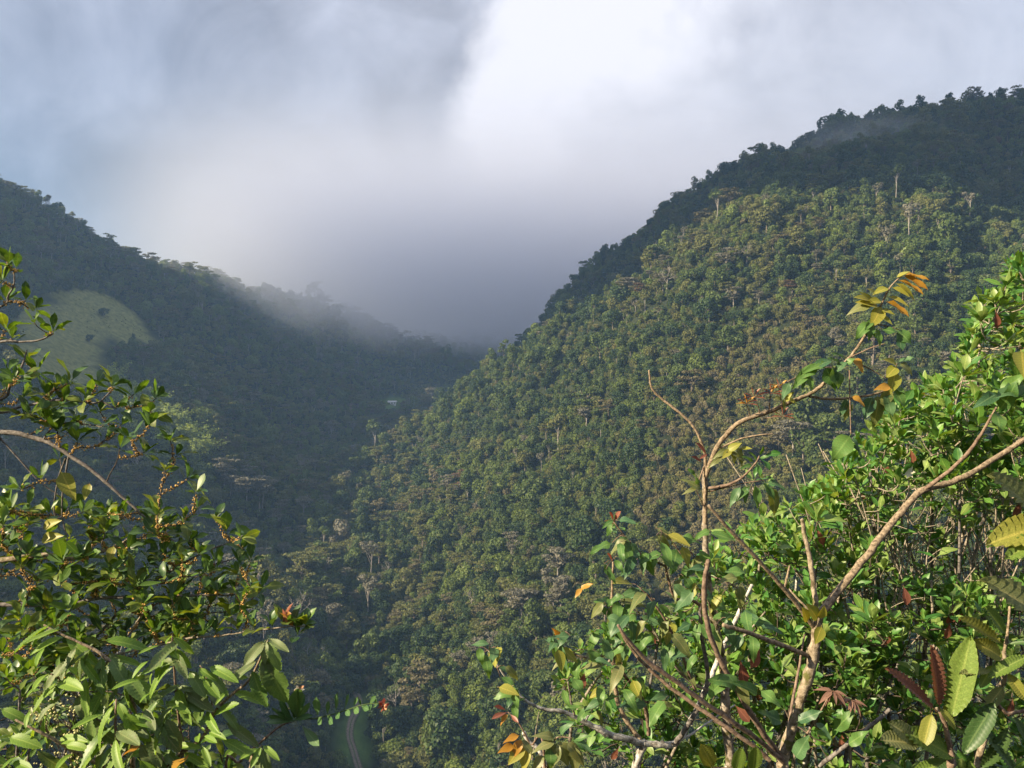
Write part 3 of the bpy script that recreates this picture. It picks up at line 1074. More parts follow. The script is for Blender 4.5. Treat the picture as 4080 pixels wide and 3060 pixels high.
def forest_mass(name, mask, label):
    idx = np.array([TREES[k][0] for k in kinds[mask]], np.int32)
    V = np.column_stack([fp[mask], fz[mask]]).astype(np.float32)
    me = bpy.data.meshes.new(name)
    me.vertices.add(len(V)); me.vertices.foreach_set('co', V.ravel())
    a = me.attributes.new('pick', 'INT', 'POINT'); a.data.foreach_set('value', idx)
    a = me.attributes.new('turn', 'FLOAT_VECTOR', 'POINT')
    t = np.zeros((len(V), 3), np.float32); t[:, 2] = fr[mask]
    a.data.foreach_set('vector', t.ravel())
    a = me.attributes.new('size', 'FLOAT_VECTOR', 'POINT')
    sc = np.repeat(fs[mask][:, None], 3, 1).astype(np.float32)
    sc[:, 2] *= rng.uniform(0.85, 1.2, len(V))
    a.data.foreach_set('vector', sc.ravel())
    o = link(name, me)
    ng = bpy.data.node_groups.new(name, 'GeometryNodeTree')
    ng.interface.new_socket('Geometry', in_out='INPUT', socket_type='NodeSocketGeometry')
    ng.interface.new_socket('Geometry', in_out='OUTPUT', socket_type='NodeSocketGeometry')
    N, L = ng.nodes.new, ng.links.new
    gi, go = N('NodeGroupInput'), N('NodeGroupOutput')
    ip = N('GeometryNodeInstanceOnPoints')
    ci = N('GeometryNodeCollectionInfo')
    ci.inputs['Collection'].default_value = proto_col
    ci.inputs['Separate Children'].default_value = True
    ci.inputs['Reset Children'].default_value = True

    def attr(nm, ty):
        n = N('GeometryNodeInputNamedAttribute'); n.data_type = ty
        n.inputs['Name'].default_value = nm
        return n.outputs[0]
    L(gi.outputs[0], ip.inputs['Points'])
    L(ci.outputs[0], ip.inputs['Instance'])
    ip.inputs['Pick Instance'].default_value = True
    L(attr('pick', 'INT'), ip.inputs['Instance Index'])
    L(attr('turn', 'FLOAT_VECTOR'), ip.inputs['Rotation'])
    L(attr('size', 'FLOAT_VECTOR'), ip.inputs['Scale'])
    L(ip.outputs[0], go.inputs[0])
    md = o.modifiers.new('trees', 'NODES'); md.node_group = ng
    tag(o, label, kind='stuff')
    return o


forest_mass('forest', rest & left_side, 'continuous far forest covering the shaded left mountainside')
forest_mass('forest', rest & ~left_side, 'continuous forest covering the right mountainside up to its crest')
print('forest', n_f, 'single', int(single.sum()))
# ------------------------------------------------------------------ air: haze, mist on the ridge, cloud that shades the summit


def vol_obj(name, me, label, kind='stuff'):
    o = link(name, me)
    tag(o, label, kind=kind)
    return o


def box_mesh(name, a, b, mat):
    (x0, y0, z0), (x1, y1, z1) = a, b
    V = [(x0, y0, z0), (x1, y0, z0), (x1, y1, z0), (x0, y1, z0), (x0, y0, z1), (x1, y0, z1), (x1, y1, z1), (x0, y1, z1)]
    F = [(3, 2, 1, 0), (4, 5, 6, 7), (0, 1, 5, 4), (1, 2, 6, 5), (2, 3, 7, 6), (3, 0, 4, 7)]
    return mesh_np(name, V, F, mat, smooth=False)


def build_haze():
    m, N, L = new_mat('haze')
    out = N('ShaderNodeOutputMaterial')
    v = N('ShaderNodeVolumePrincipled')
    v.inputs['Color'].default_value = (0.34, 0.58, 1.0, 1)
    v.inputs['Density'].default_value = 0.00018
    v.inputs['Anisotropy'].default_value = 0.1
    L(v.outputs[0], out.inputs['Volume'])
    vol_obj('haze', box_mesh('haze', (-1450, -200, -240), (1450, 2540, 405), m), 'thin blue morning haze filling the valley air')


build_haze()


def ellipsoid(name, c, r, mat, seed=0, amp=0.12, seg=28, ring=16):
    rr = np.random.default_rng(seed)
    V, F = [], []
    ph = rr.uniform(0, 6.28, 6)
    for j in range(ring + 1):
        th = math.pi * j / ring
        for i in range(seg):
            a = 2 * math.pi * i / seg
            k = 1 + amp * (math.sin(3 * a + ph[0]) * math.sin(th * 2 + ph[1]) + 0.6 * math.sin(5 * a + ph[2]) * math.sin(th * 4 + ph[3]) + 0.4 * math.sin(8 * a + ph[4])* math.sin(th * 6 + ph[5]))
            V.append((c[0] + r[0] * k * math.sin(th) * math.cos(a), c[1] + r[1] * k * math.sin(th) * math.sin(a), c[2] + r[2] * k * math.cos(th)))
    for j in range(ring):
        for i in range(seg):
            F.append((j * seg + i, (j + 1) * seg + i, (j + 1) * seg + (i + 1) % seg, j * seg + (i + 1) % seg))
    me = mesh_np(name, V, F, mat)
    bm = bmesh.new(); bm.from_mesh(me); bmesh.ops.remove_doubles(bm, verts=bm.verts, dist=0.001)
    bmesh.ops.recalc_face_normals(bm, faces=bm.faces); bm.to_mesh(me); bm.free()
    return me


def mist_mat(name, density, base, top, y0=None, y1=None, nscale=0.0085, color=(0.74, 0.77, 0.86), bias=0.25, fade=None):
    """mist thickening with height between base and top, and with distance between y0 and y1; torn by noise"""
    m, N, L = new_mat(name)
    out = N('ShaderNodeOutputMaterial')
    v = N('ShaderNodeVolumePrincipled')
    v.inputs['Color'].default_value = (*color, 1)
    v.inputs['Anisotropy'].default_value = 0.45
    tc = N('ShaderNodeTexCoord')
    sp = N('ShaderNodeSeparateXYZ'); L(tc.outputs['Object'], sp.inputs[0])

    def rng_(src, a, b, smooth=True):
        r = N('ShaderNodeMapRange'); r.interpolation_type = 'SMOOTHSTEP' if smooth else 'LINEAR'
        r.inputs['From Min'].default_value = a; r.inputs['From Max'].default_value = b
        L(src, r.inputs['Value'])
        return r.outputs[0]

    def mul(a, b):
        n = N('ShaderNodeMath'); n.operation = 'MULTIPLY'
        for i, q in enumerate((a, b)):
            if isinstance(q, (int, float)): n.inputs[i].default_value = q
            else: L(q, n.inputs[i])
        return n.outputs[0]
    nz = N('ShaderNodeTexNoise'); nz.inputs['Scale'].default_value = nscale; nz.inputs['Detail'].default_value = 4
    nz.inputs['Roughness'].default_value = 0.55
    L(tc.outputs['Object'], nz.inputs['Vector'])
    # noise lifts and lowers the lower edge
    off = N('ShaderNodeMath'); off.operation = 'MULTIPLY_ADD'
    L(nz.outputs['Fac'], off.inputs[0]); off.inputs[1].default_value = 150.0; off.inputs[2].default_value = -75.0
    zz = N('ShaderNodeMath'); zz.operation = 'ADD'
    L(sp.outputs[2], zz.inputs[0]); L(off.outputs[0], zz.inputs[1])
    d = mul(rng_(zz.outputs[0], base, top), density)
    if y0 is not None:
        d = mul(d, rng_(sp.outputs[1], y0, y1))
    if fade:
        for (ax, a, b) in fade:
            d = mul(d, rng_(sp.outputs[ax], a, b))
    L(d, v.inputs['Density'])
    L(v.outputs[0], out.inputs['Volume'])
    return m


mist = mist_mat('ridge_mist', 0.0115, 32, 118, 700, 890, fade=[(0, -540, -230), (2, 360, 160)])
vol_obj('mist', box_mesh('mist', (-900, 760, -20), (900, 2380, 395), mist), 'grey mist lying over the head of the valley and the left ridge')

wm, N_, L_ = new_mat('wisp')
_o = N_('ShaderNodeOutputMaterial'); _v = N_('ShaderNodeVolumePrincipled')
_v.inputs['Color'].default_value = (0.9, 0.92, 0.97, 1)
_tc = N_('ShaderNodeTexCoord'); _g = N_('ShaderNodeTexGradient'); _g.gradient_type = 'QUADRATIC_SPHERE'
_mp = N_('ShaderNodeMapping'); _mp.vector_type = 'TEXTURE'
_c = P(872, 142, 555)
_mp.inputs['Location'].default_value = _c; _mp.inputs['Scale'].default_value = (75, 40, 24)
L_(_tc.outputs['Object'], _mp.inputs['Vector']); L_(_mp.outputs[0], _g.inputs['Vector'])
_nz = N_('ShaderNodeTexNoise'); _nz.inputs['Scale'].default_value = 0.03; _nz.inputs['Detail'].default_value = 3
L_(_tc.outputs['Object'], _nz.inputs['Vector'])
_m1 = N_('ShaderNodeMath'); _m1.operation = 'MULTIPLY'; L_(_g.outputs['Fac'], _m1.inputs[0]); L_(_nz.outputs['Fac'], _m1.inputs[1])
_m2 = N_('ShaderNodeMath'); _m2.operation = 'MULTIPLY'; L_(_m1.outputs[0], _m2.inputs[0]); _m2.inputs[1].default_value = 0.05
L_(_m2.outputs[0], _v.inputs['Density']); L_(_v.outputs[0], _o.inputs['Volume'])
vol_obj('mist', ellipsoid('wisp', _c, (73, 39, 23.5), wm, 3, 0.0), 'thin wisp of mist drifting across the top of the right ridge')

# cloud over the left mountain, out of the frame: it keeps the sun off the summit of the right one
cm = plain_mat('cloud', (0.85, 0.85, 0.86), 1.0, 0.03, 0.01)


def build_cloud():
    # the lit band ends where the slanting lower edge of this cloud cuts the sun off
    me = ellipsoid('cloud', (0, 0, 0), (210, 480, 112), cm, 5, 0.07, 56, 32)
    me.transform(Matrix.Translation((-900, 182, 768)) @ Matrix.Rotation(RAD(-40), 4, 'X'))
    o = link('cloud', me)
    tag(o, 'low grey cloud hanging over the left mountain', kind='structure')


build_cloud()

# ------------------------------------------------------------------ things far off
# house in its yard at the head of the valley


def build_house():
    c = Vector((HOUSE_AT[0], HOUSE_AT[1], HOUSE_AT[2]))
    z = c.z + 0.4
    root = tag(empty('house', (c.x, c.y, z)), 'small white house in a grassy clearing far up the valley', 'house')
    white = plain_mat('white_wall', (0.8, 0.8, 0.8), 0.8, 0.05, 1.0)
    roofm = plain_mat('metal_roof', (0.55, 0.57, 0.6), 0.5, 0.08, 1.0)
    dark = plain_mat('dark_opening', (0.03, 0.035, 0.045), 0.3, 0.1, 1.0)

    def box(name, a, b, mat):
        return link(name, box_mesh(name, a, b, mat), root, (0, 0, 0))
    box('wall', (-4.0, 0, -3.0), (4.0, 5, 2.2), white)
    for wx in (-3.0, 2.9):
        w_ = link('window', box_mesh('window', (wx - 0.7, -0.05, 0.7), (wx + 0.7, -0.003, 1.8), plain_mat('window_frame', (0.5, 0.5, 0.5), 0.6, 0.1, 1.0)), root, (0, 0, 0))
        pn = link('pane', box_mesh('pane', (wx - 0.58, -0.08, 0.8), (wx + 0.58, -0.052, 1.7), dark), w_, (0, 0, 0))
    box('door', (-0.6, -0.06, 0.0), (0.5, -0.003, 2.05), dark)
    box('porch', (-2.2, -0.9, -3.0), (2.2, -0.1, -0.1), plain_mat('porch_floor', (0.3, 0.28, 0.26), 0.9, 0.1, 1.0))
    V = [(-5.2, -1.0, 2.3), (5.2, -1.0, 2.3), (5.2, 2.5, 4.0), (-5.2, 2.5, 4.0), (5.2, 6, 2.4), (-5.2, 6, 2.4),
         (-5.2, -1.0, 2.2), (5.2, -1.0, 2.2), (5.2, 2.5, 3.85), (-5.2, 2.5, 3.85), (5.2, 6, 2.3), (-5.2, 6, 2.3)]
    F = [(0, 1, 2, 3), (3, 2, 4, 5), (7, 6, 9, 8), (8, 9, 11, 10), (1, 0, 6, 7), (4, 10, 11, 5), (0, 3, 9, 6), (3, 5, 11, 9), (2, 1, 7, 8), (4, 2, 8, 10)]
    link('roof', mesh_np('roof', V, F, roofm, smooth=False), root, (0, 0, 0))


build_house()

# trees one can point at
for (qx, qy, key, s, name, label) in [
    (104, 318, ('round', 'dark', 0), 0.95, 'meadow_tree', 'single dark tree in the middle of the green hillside meadow'),
    (89, 343, ('round', 'dark', 1), 0.75, 'meadow_tree', 'dark bushy tree at the lower left edge of the hillside meadow'),
    (133, 344, ('tall', 'dark', 0), 0.85, 'meadow_tree', 'blue green tree where the meadow meets the lower forest'),
    (503, 'edge', ('layer', 'mid', 1), 1.25, 'umbrella_tree', 'lone umbrella shaped tree standing out on the spur edge against the misty valley'),
    (792, 296, ('layer', 'rust', 0), 1.05, 'russet_tree', 'reddish brown flat crowned tree in the dark upper right forest'),
    (497, 612, ('round', 'rust', 0), 0.7, 'russet_tree', 'brown rounded dead leafed tree low on the right slope'),
    (835, 345, ('round', 'grey', 0), 1.0, 'grey_tree', 'pale grey broad tree behind the yellow leaved branch tip'),
    (886, 245, ('emergent', 'olive', 0), 1.25, 'tall_tree', 'tall tree with flat crown and long pale trunk below the sunlit band'),
    (213, 424, ('bare', 'grey', 0), 1.0, 'white_trunk_tree', 'forked tree with bare white trunk beside the bamboo on the left slope'),
    (263, 480, ('emergent', 'grey', 0), 1.0, 'white_trunk_tree', 'slim white trunked tree low on the shaded left slope'),
]:
    if qy == 'edge':                  # on the brow of the spur: highest ground of the spur seen in that direction
        Ys = np.arange(420, 700, 2.0)
        k = int(np.argmax(H((qx - 512) / FPX * Ys, Ys) / Ys))
        p = Vector(((qx - 512) / FPX * Ys[k], Ys[k], 0)); p.z = float(H(p.x, p.y)[0])
    else:
        p = hit(qx, qy)
    rt = place_tree(key, p.x, p.y, p.z - 0.3, s, 0.7, name, label, 'tree')
    if qy == 'edge': rt.scale = (1.25, 1.25, 2.3)

# bamboo on the left slope: arching plumes


def bamboo_mesh(seed):
    r = np.random.default_rng(seed)
    culms, Cs, Ns = [], [], []
    for k in range(16):
        a = r.uniform(0, 6.28); lean = r.uniform(1.2, 5.5); h = r.uniform(9, 13)
        d = Vector((math.cos(a), math.sin(a), 0)) * lean
        path = []
        for t in np.linspace(0, 1, 7):
            path.append(Vector((math.cos(a + 1), math.sin(a + 1), 0)) * 0.5 + d * t ** 2.4 + Vector((0, 0, h * (t - 0.18 * t ** 4) - (0.8 if t == 0 else 0))))
        culms.append(tube_np(path, [0.06] * 3 + [0.045, 0.03, 0.02, 0.01], 4))
        for t in r.uniform(0.3, 1.05, 80):
            i = min(int(t * 6), 5); f = t * 6 - i
            q = path[i].lerp(path[i + 1], f)
            sp = 0.75 * (1.15 - t) + 0.25
            Cs.append(np.array(q) + r.normal(0, sp, 3) * (1, 1, 0.55) + (0, 0, -0.15)); Ns.append((d.x * 0.12, d.y * 0.12, 1.0))
    V, F = clump_cards(np.array(Cs), np.array(Ns), 0.34, r)
    return mesh_np('foliage', V, F, FOL['lime'], smooth=False), mesh_np('culm', *merge(culms), plain_mat('bamboo_culm', (0.12, 0.14, 0.05), 0.5, 0.2, 1.0))


bam = [bamboo_mesh(s) for s in (1, 2, 3)]
rb = np.random.default_rng(4)
for k, (qx, qy) in enumerate([(112, 395), (122, 398), (131, 405), (137, 398), (145, 410), (150, 418), (157, 412), (162, 424), (166, 432), (173, 428), (178, 438), (184, 446), (190, 440), (196, 452),
                              (203, 450), (208, 460), (120, 410), (140, 424), (154, 432), (172, 446), (128, 422), (186, 458), (105, 402), (115, 388), (148, 430), (165, 450), (195, 466), (140, 440)]):
    p = hit(qx, qy + 8)
    root = bpy.data.objects.new('bamboo', None); COL.objects.link(root)
    root.location = p; root.rotation_euler = (0, 0, rb.uniform(0, 6.28)); s = rb.uniform(1.6, 2.2); root.scale = (s, s, s)
    tag(root, 'arching yellow green bamboo clump on the left slope below the meadow', 'bamboo', 'bamboo clumps on the left slope')
    for nm, me in zip(('foliage', 'culm'), bam[k % 3]):
        o = bpy.data.objects.new(nm, me); COL.objects.link(o); o.parent = root
# ------------------------------------------------------------------ plants close to the camera
rp = np.random.default_rng(77)
rnd = random.Random(5)
K = 1024.0 / 2212.0


def Q(x, y, Y):
    return P(x * K, y * K, Y)


def leaf_shape(name, aspect, form, mat, segs=6, fold=0.25, curl=0.25, wave=0.0, teeth=0, ribs=0, bite=0.0, seed=0, petiole=0.08, twist=0.0):
    """blade of length 1 along +X, normal +Z; aspect = width / length"""
    r = np.random.default_rng(seed)
    cols = [-1, 0, 1] if not ribs else [-1, -0.5, 0, 0.5, 1]
    ts = np.linspace(0, 1, segs + 1)
    if form == 'obovate':
        w = np.sin(np.pi * ts ** 1.45) ** 0.75
    elif form == 'ovate':
        w = np.sin(np.pi * ts ** 0.72) ** 0.9 * (1 - 0.15 * ts)
    elif form == 'lance':
        w = np.minimum(1.0, 1.12 * np.sin(np.pi * ts ** 0.92) ** 0.7)
    else:
        w = np.sin(np.pi * ts) ** 0.75
    w = w / w.max() * aspect * 0.5
    w[0] = 0.006; w[-1] = 0.004
    V, F, UV = [], [], []
    ph = r.uniform(0, 6.28)
    for i, t in enumerate(ts):
        zc = -curl * t * t
        for c in cols:
            ww = w[i]
            if teeth and c in (-1, 1) and 0 < i < segs:
                ww *= 1.0 + 0.12 * teeth * (1 if i % 2 else -1)
            if bite and c in (-1, 1) and 0 < i < segs and r.uniform() < bite:
                ww *= r.uniform(0.55, 0.85)
            y = c * ww
            z = zc + fold * abs(y) + wave * aspect * math.sin(9 * t + ph + c) * abs(c) * 0.25 * (0 < i < segs)
            if ribs:
                z += 0.022 * ribs * (1 if i % 2 else -1) * (abs(c) if abs(c) < 1 else 0.8) * (0 < i < segs) + (-0.10 * aspect if c == 0 else 0)
            x = t + (0.04 * abs(c) * aspect if ribs and 0 < i < segs else 0)
            UV.append((t, c))
            V.append((petiole + x * (1 - petiole), y * math.cos(twist * t) - 0 * z, z + y * math.sin(twist * t)))
    n = len(cols)
    for i in range(segs):
        for k in range(n - 1):
            F.append((i * n + k, (i + 1) * n + k, (i + 1) * n + k + 1, i * n + k + 1))
    if petiole:
        o = len(V)
        V += [(0, -0.006, 0), (0, 0.006, 0), (0, 0, 0.01), (petiole, -0.007, 0), (petiole, 0.007, 0), (petiole, 0, 0.01)]
        UV += [(0, 0)] * 6
        F += [(o, o + 1, o + 4, o + 3), (o + 1, o + 2, o + 5, o + 4), (o + 2, o, o + 3, o + 5)]
    me = mesh_np(name, V, F, mat)
    set_uv(me, np.array(UV, np.float32))
    return me


def set_uv(me, uv):
    # blade coordinates: along the leaf, and across it from -1 to 1
    ul = me.uv_layers.new(name='blade')
    li = np.empty(len(me.loops), np.int32); me.loops.foreach_get('vertex_index', li)
    ul.data.foreach_set('uv', uv[li].ravel())


def basis(dirv, normal):
    x = Vector(dirv).normalized()
    n = Vector(normal)
    z = n - x * n.dot(x)
    if z.length < 1e-5: z = x.orthogonal()
    z.normalize()
    y = z.cross(x)
    m = Matrix((x, y, z)).transposed()
    return m


MASTER = []


class Plant:
    def __init__(self, name, base, label, cat, group=None):
        self.base = Vector(base)
        self.base.z = float(H(self.base.x, self.base.y)[0])
        self.root = tag(empty(name, self.base), label, cat, group)
        self.leaves = []          # (matrix4, mesh, part name)
        self.tw = []              # thin twigs
        self.nodes = []           # skeleton points that twigs may spring from
        self.buds = []
        self.twigs_log = []

    def branch(self, pts, radii, mat, name='branch', seg=7, knots=0.0, smooth=5, spring=True):
        pts = [Vector(p) for p in pts]
        if not isinstance(radii, (list, tuple)): radii = [radii] * len(pts)
        if len(radii) == 2 and len(pts) > 2:
            radii = list(np.linspace(radii[0], radii[1], len(pts)))
        P2, R2 = [], []
        n = len(pts)
        for i in range(n - 1):                      # Catmull-Rom through the given points
            p0, p1, p2, p3 = pts[max(i - 1, 0)], pts[i], pts[i + 1], pts[min(i + 2, n - 1)]
            for k in range(smooth):
                t = k / smooth
                q = 0.5 * ((2 * p1) + (p2 - p0) * t + (2 * p0 - 5 * p1 + 4 * p2 - p3) * t * t + (3 * p1 - p0 - 3 * p2 + p3) * t ** 3)
                r_ = radii[i] * (1 - t) + radii[i + 1] * t
                P2.append(q + Vector(rp.normal(0, r_ * 0.10, 3))); R2.append(r_ * 0.88 * (1 + max(knots, 0.15) * rp.normal(0, 0.30)))
        P2.append(pts[-1]); R2.append(radii[-1])
        me = mesh_np(name, *tube_np(P2, R2, seg), mat)
        o = link(name, me, self.root)
        if spring: self.nodes += P2
        return o

    def to_ground(self, p, r0, mat, name='trunk', lean=(0, 0)):
        b = self.base + Vector((0, 0, -0.15))
        p = Vector(p)
        m1 = p.lerp(b, 0.4) + Vector((lean[0], lean[1], 0)); m2 = p.lerp(b, 0.75) + Vector((lean[0], lean[1], 0)) * 0.7
        return self.branch([b, m2, m1, p], [r0 * 1.3, r0 * 1.15, r0 * 1.05, r0], mat, name)

    def twig(self, a, b, r0=0.003, r1=0.0016, sag=0.0, start=None, up=0.0):
        a, b = Vector(a), Vector(b)
        L = (b - a).length
        d0 = start.normalized() if start else (b - a).normalized()
        c1 = a + d0 * L * 0.35 + Vector(rp.normal(0, 0.05 * L, 3))
        c2 = b - Vector((0, 0, up)) * L + Vector(rp.normal(0, 0.05 * L, 3)) - (b - a) * 0.3
        pts = []
        n = 5
        for k in range(n + 1):
            t = k / n
            q = a * (1 - t) ** 3 + c1 * 3 * t * (1 - t) ** 2 + c2 * 3 * t * t * (1 - t) + b * t ** 3
            q.z -= sag * L * 4 * t * (1 - t)
            pts.append(q)
        self.tw.append(tube_np(pts, list(np.linspace(r0, r1, n + 1)), 4))
        self.twigs_log.append(pts)
        return pts

    def grow(self, tips, r0=0.0035, up=0.25, maxlen=9, below=1.2):
        """join every tip to the nearest older wood, preferring wood that lies lower; returns tip directions"""
        nodes = [Vector(q) for q in self.nodes]
        arr = np.array([tuple(q) for q in nodes])
        tips = [Vector(t) for t in tips]
        d0 = [np.min(np.linalg.norm(arr - np.array(t), axis=1)) for t in tips]
        out = {}
        for i in np.argsort(d0):
            t = np.array(tips[i])
            dv = t - arr
            cost = np.linalg.norm(dv, axis=1) + below * np.maximum(0, -dv[:, 2] + 0.02)
            k = int(np.argmin(cost))
            L = float(np.linalg.norm(dv[k]))
            pts = self.twig(arr[k], tips[i], r0 * min(1.0, 0.55 + L), r0 * 0.42, up=up)
            out[i] = (pts[-1] - pts[-2]).normalized()
            arr = np.vstack([arr, np.array([tuple(q) for q in pts[1:-1]])])
        return [out[i] for i in range(len(tips))]

    def leaf(self, base, direction, normal, length, mesh, wscale=1.0, name='leaf'):
        m = basis(direction, normal).to_4x4()
        m = Matrix.Translation(Vector(base)) @ m @ Matrix.Diagonal((length, length * wscale, length, 1.0))
        self.leaves.append((m, mesh, name))

    def leaf_to(self, base, tip, normal, mesh, width=None, name='leaf'):
        base, tip = Vector(base), Vector(tip)
        self.leaf(base, tip - base, normal, (tip - base).length, mesh, 1.0 if width is None else width, name)

    def rosette(self, p, axis, n, length, meshes, spread=(35, 80), jitter=0.2, flat=0.0):
        axis = Vector(axis).normalized()
        a = axis.orthogonal().normalized(); b = axis.cross(a)
        ph = rnd.uniform(0, 6.28)
        for k in range(n):
            an = ph + k * 2.39996
            tl = RAD(spread[0] + (spread[1] - spread[0]) * (k + 0.5) / n + rnd.gauss(0, 8))
            rad = a * math.cos(an) + b * math.sin(an)
            d = axis * math.cos(tl) + rad * math.sin(tl) + Vector(rp.normal(0, jitter * 0.5, 3))
            nrm = axis * math.sin(tl) - rad * math.cos(tl) + Vector(rp.normal(0, jitter, 3))
            self.leaf(Vector(p) - axis * 0.012 * (k / n), d, nrm, length * rnd.uniform(0.72, 1.15), rnd.choice(meshes), rnd.uniform(0.85, 1.15))

    def finish(self, twig_mat, bud_mat=None, cap=300):
        if self.tw:
            me = mesh_np('twigs', *merge(self.tw), twig_mat)
            tag(link('twigs', me, self.root), kind='stuff')
        inv = Matrix.Translation(-self.base)

        def rank(q):
            c = q[0] @ Vector((0.5, 0, 0))
            if c.y < 0.2: return 1e6
            x, y = 512 + c.x / c.y * FPX, 384 - c.z / c.y * FPX
            off = max(0, -x, x - 1024, -y, y - 768)
            return c.y / q[0].to_scale().x * 0.08 + off * 10
        L = sorted(self.leaves, key=rank)
        for m, me, nm in L[:cap]:
            o = bpy.data.objects.new(nm, me)
            COL.objects.link(o)
            o.parent = self.root
            o.matrix_local = inv @ m
        rest = L[cap:]
        if rest:
            V, F, MI, mats, UVs = [], [], [], [], []
            cache = {}
            nV = 0
            for m, me, nm in rest:
                if me.name not in cache:
                    co = np.empty(len(me.vertices) * 3, np.float32); me.vertices.foreach_get('co', co)
                    li = np.empty(len(me.loops), np.int32); me.loops.foreach_get('vertex_index', li)
                    lu = np.empty(len(me.loops) * 2, np.float32); me.uv_layers['blade'].data.foreach_get('uv', lu)
                    vu = np.zeros((len(me.vertices), 2), np.float32); vu[li] = lu.reshape(-1, 2)
                    cache[me.name] = (co.reshape(-1, 3), [tuple(p.vertices) for p in me.polygons], me.materials[0], vu)
                co, fs_, mt, vu = cache[me.name]
                UVs.append(vu)
                if mt not in mats: mats.append(mt)
                M = np.array(m)
                V.append(co @ M[:3, :3].T + M[:3, 3])
                F += [tuple(i + nV for i in f) for f in fs_]
                MI += [mats.index(mt)] * len(fs_)
                nV += len(co)
            me = mesh_np('foliage', np.vstack(V), F, mats, MI)
            set_uv(me, np.vstack(UVs))
            tag(link('foliage', me, self.root), kind='stuff')
        if self.buds and bud_mat:
            V, F = [], []
            oc = [(1, 0, 0), (-1, 0, 0), (0, 1, 0), (0, -1, 0), (0, 0, 1), (0, 0, -1)]
            of = [(0, 2, 4), (2, 1, 4), (1, 3, 4), (3, 0, 4), (2, 0, 5), (1, 2, 5), (3, 1, 5), (0, 3, 5)]
            for c, r_ in self.buds:
                o = len(V)
                V += [(c.x + a * r_, c.y + b * r_, c.z + d * r_) for a, b, d in oc]
                F += [tuple(i + o for i in f) for f in of]
            me = mesh_np('flower_buds', V, F, bud_mat)
            tag(link('flower_buds', me, self.root), kind='stuff')


def sample_poly(poly, n, y0, y1, r):
    xs = [p[0] for p in poly]; ys = [p[1] for p in poly]
    out = []
    while len(out) < n:
        x, y = r.uniform(min(xs), max(xs)), r.uniform(min(ys), max(ys))
        if in_poly(np.array([x]), np.array([y]), poly)[0]:
            out.append(P(x, y, r.uniform(y0, y1)))
    return out


# leaf kinds -------------------------------------------------------
def leafset(prefix, mats, aspect, form, n=3, **kw):
    out = []
    for i in range(n):
        k = dict(kw)
        k['curl'] = kw.get('curl', 0.2) * (0.4 + 0.6 * i)
        k['fold'] = kw.get('fold', 0.3) * (1.3 - 0.3 * i)
        out.append(leaf_shape('leaf', aspect * (0.92 + 0.08 * i), form, mats[i % len(mats)], seed=i + hash_name(prefix), **k))
    return out


def hash_name(s):
    return sum(ord(c) * (i + 1) for i, c in enumerate(s)) % 1000


M_SHRUB = [leaf_mat('shrub_leaf', (0.082, 0.195, 0.032), (0.140, 0.275, 0.052), 0.36, 0.45, 0.4, (1.6, 1.35, 0.35), veins=True, spots=(0.16, 0.14, 0.04)),
           leaf_mat('shrub_leaf_deep', (0.042, 0.140, 0.030), (0.080, 0.195, 0.040), 0.30, 0.42, 0.45, (1.6, 1.35, 0.35), veins=True),
           leaf_mat('shrub_leaf_pale', (0.150, 0.250, 0.060), (0.230, 0.320, 0.095), 0.38, 0.4, 0.4, (1.4, 1.25, 0.45), veins=True)]
M_RED = leaf_mat('red_leaf', (0.17, 0.062, 0.042), (0.25, 0.105, 0.065), 0.3, 0.4, 0.4, (1.5, 0.8, 0.5), veins=True)
M_ORANGE = leaf_mat('orange_leaf', (0.40, 0.20, 0.025), (0.46, 0.27, 0.05), 0.4, 0.45, 0.4, (1.3, 1.0, 0.4), spots=(0.2, 0.10, 0.03))
M_YELLOW = leaf_mat('yellow_leaf', (0.24, 0.27, 0.040), (0.33, 0.32, 0.06), 0.42, 0.45, 0.4, (1.3, 1.15, 0.4), veins=True, spots=(0.28, 0.20, 0.05))
M_GLOSSY = [leaf_mat('glossy_leaf', (0.049, 0.111, 0.024), (0.095, 0.176, 0.035), 0.32, 0.42, 0.35, (2.0, 1.8, 0.4), veins=True),
            leaf_mat('glossy_leaf_dark', (0.031, 0.077, 0.028), (0.059, 0.119, 0.034), 0.24, 0.40, 0.4, (2.0, 1.8, 0.4), veins=True),
            leaf_mat('glossy_leaf_lime', (0.095, 0.150, 0.024), (0.140, 0.185, 0.036), 0.40, 0.42, 0.35, (1.8, 1.6, 0.4), veins=True)]
M_LONG = [leaf_mat('long_leaf', (0.125, 0.235, 0.030), (0.180, 0.290, 0.048), 0.36, 0.5, 0.35, (1.5, 1.35, 0.35), veins=True),
          leaf_mat('long_leaf_old', (0.085, 0.140, 0.045), (0.135, 0.185, 0.070), 0.30, 0.55, 0.35, (1.4, 1.35, 0.5), veins=True, spots=(0.16, 0.12, 0.06)),
          leaf_mat('long_leaf_deep', (0.080, 0.155, 0.035), (0.120, 0.195, 0.050), 0.28, 0.45, 0.4, (1.6, 1.5, 0.4), veins=True)]
M_DROOP = [leaf_mat('droop_leaf', (0.060, 0.143, 0.042), (0.112, 0.225, 0.054), 0.34, 0.46, 0.35, (1.8, 1.5, 0.4), veins=True, spots=(0.16, 0.17, 0.05)),
           leaf_mat('droop_leaf_dark', (0.044, 0.112, 0.051), (0.085, 0.170, 0.068), 0.28, 0.46, 0.4, (1.8, 1.5, 0.4), veins=True),
           leaf_mat('droop_leaf_pale', (0.130, 0.170, 0.060), (0.180, 0.200, 0.080), 0.36, 0.45, 0.4, (1.5, 1.35, 0.4), veins=True, spots=(0.30, 0.24, 0.06))]
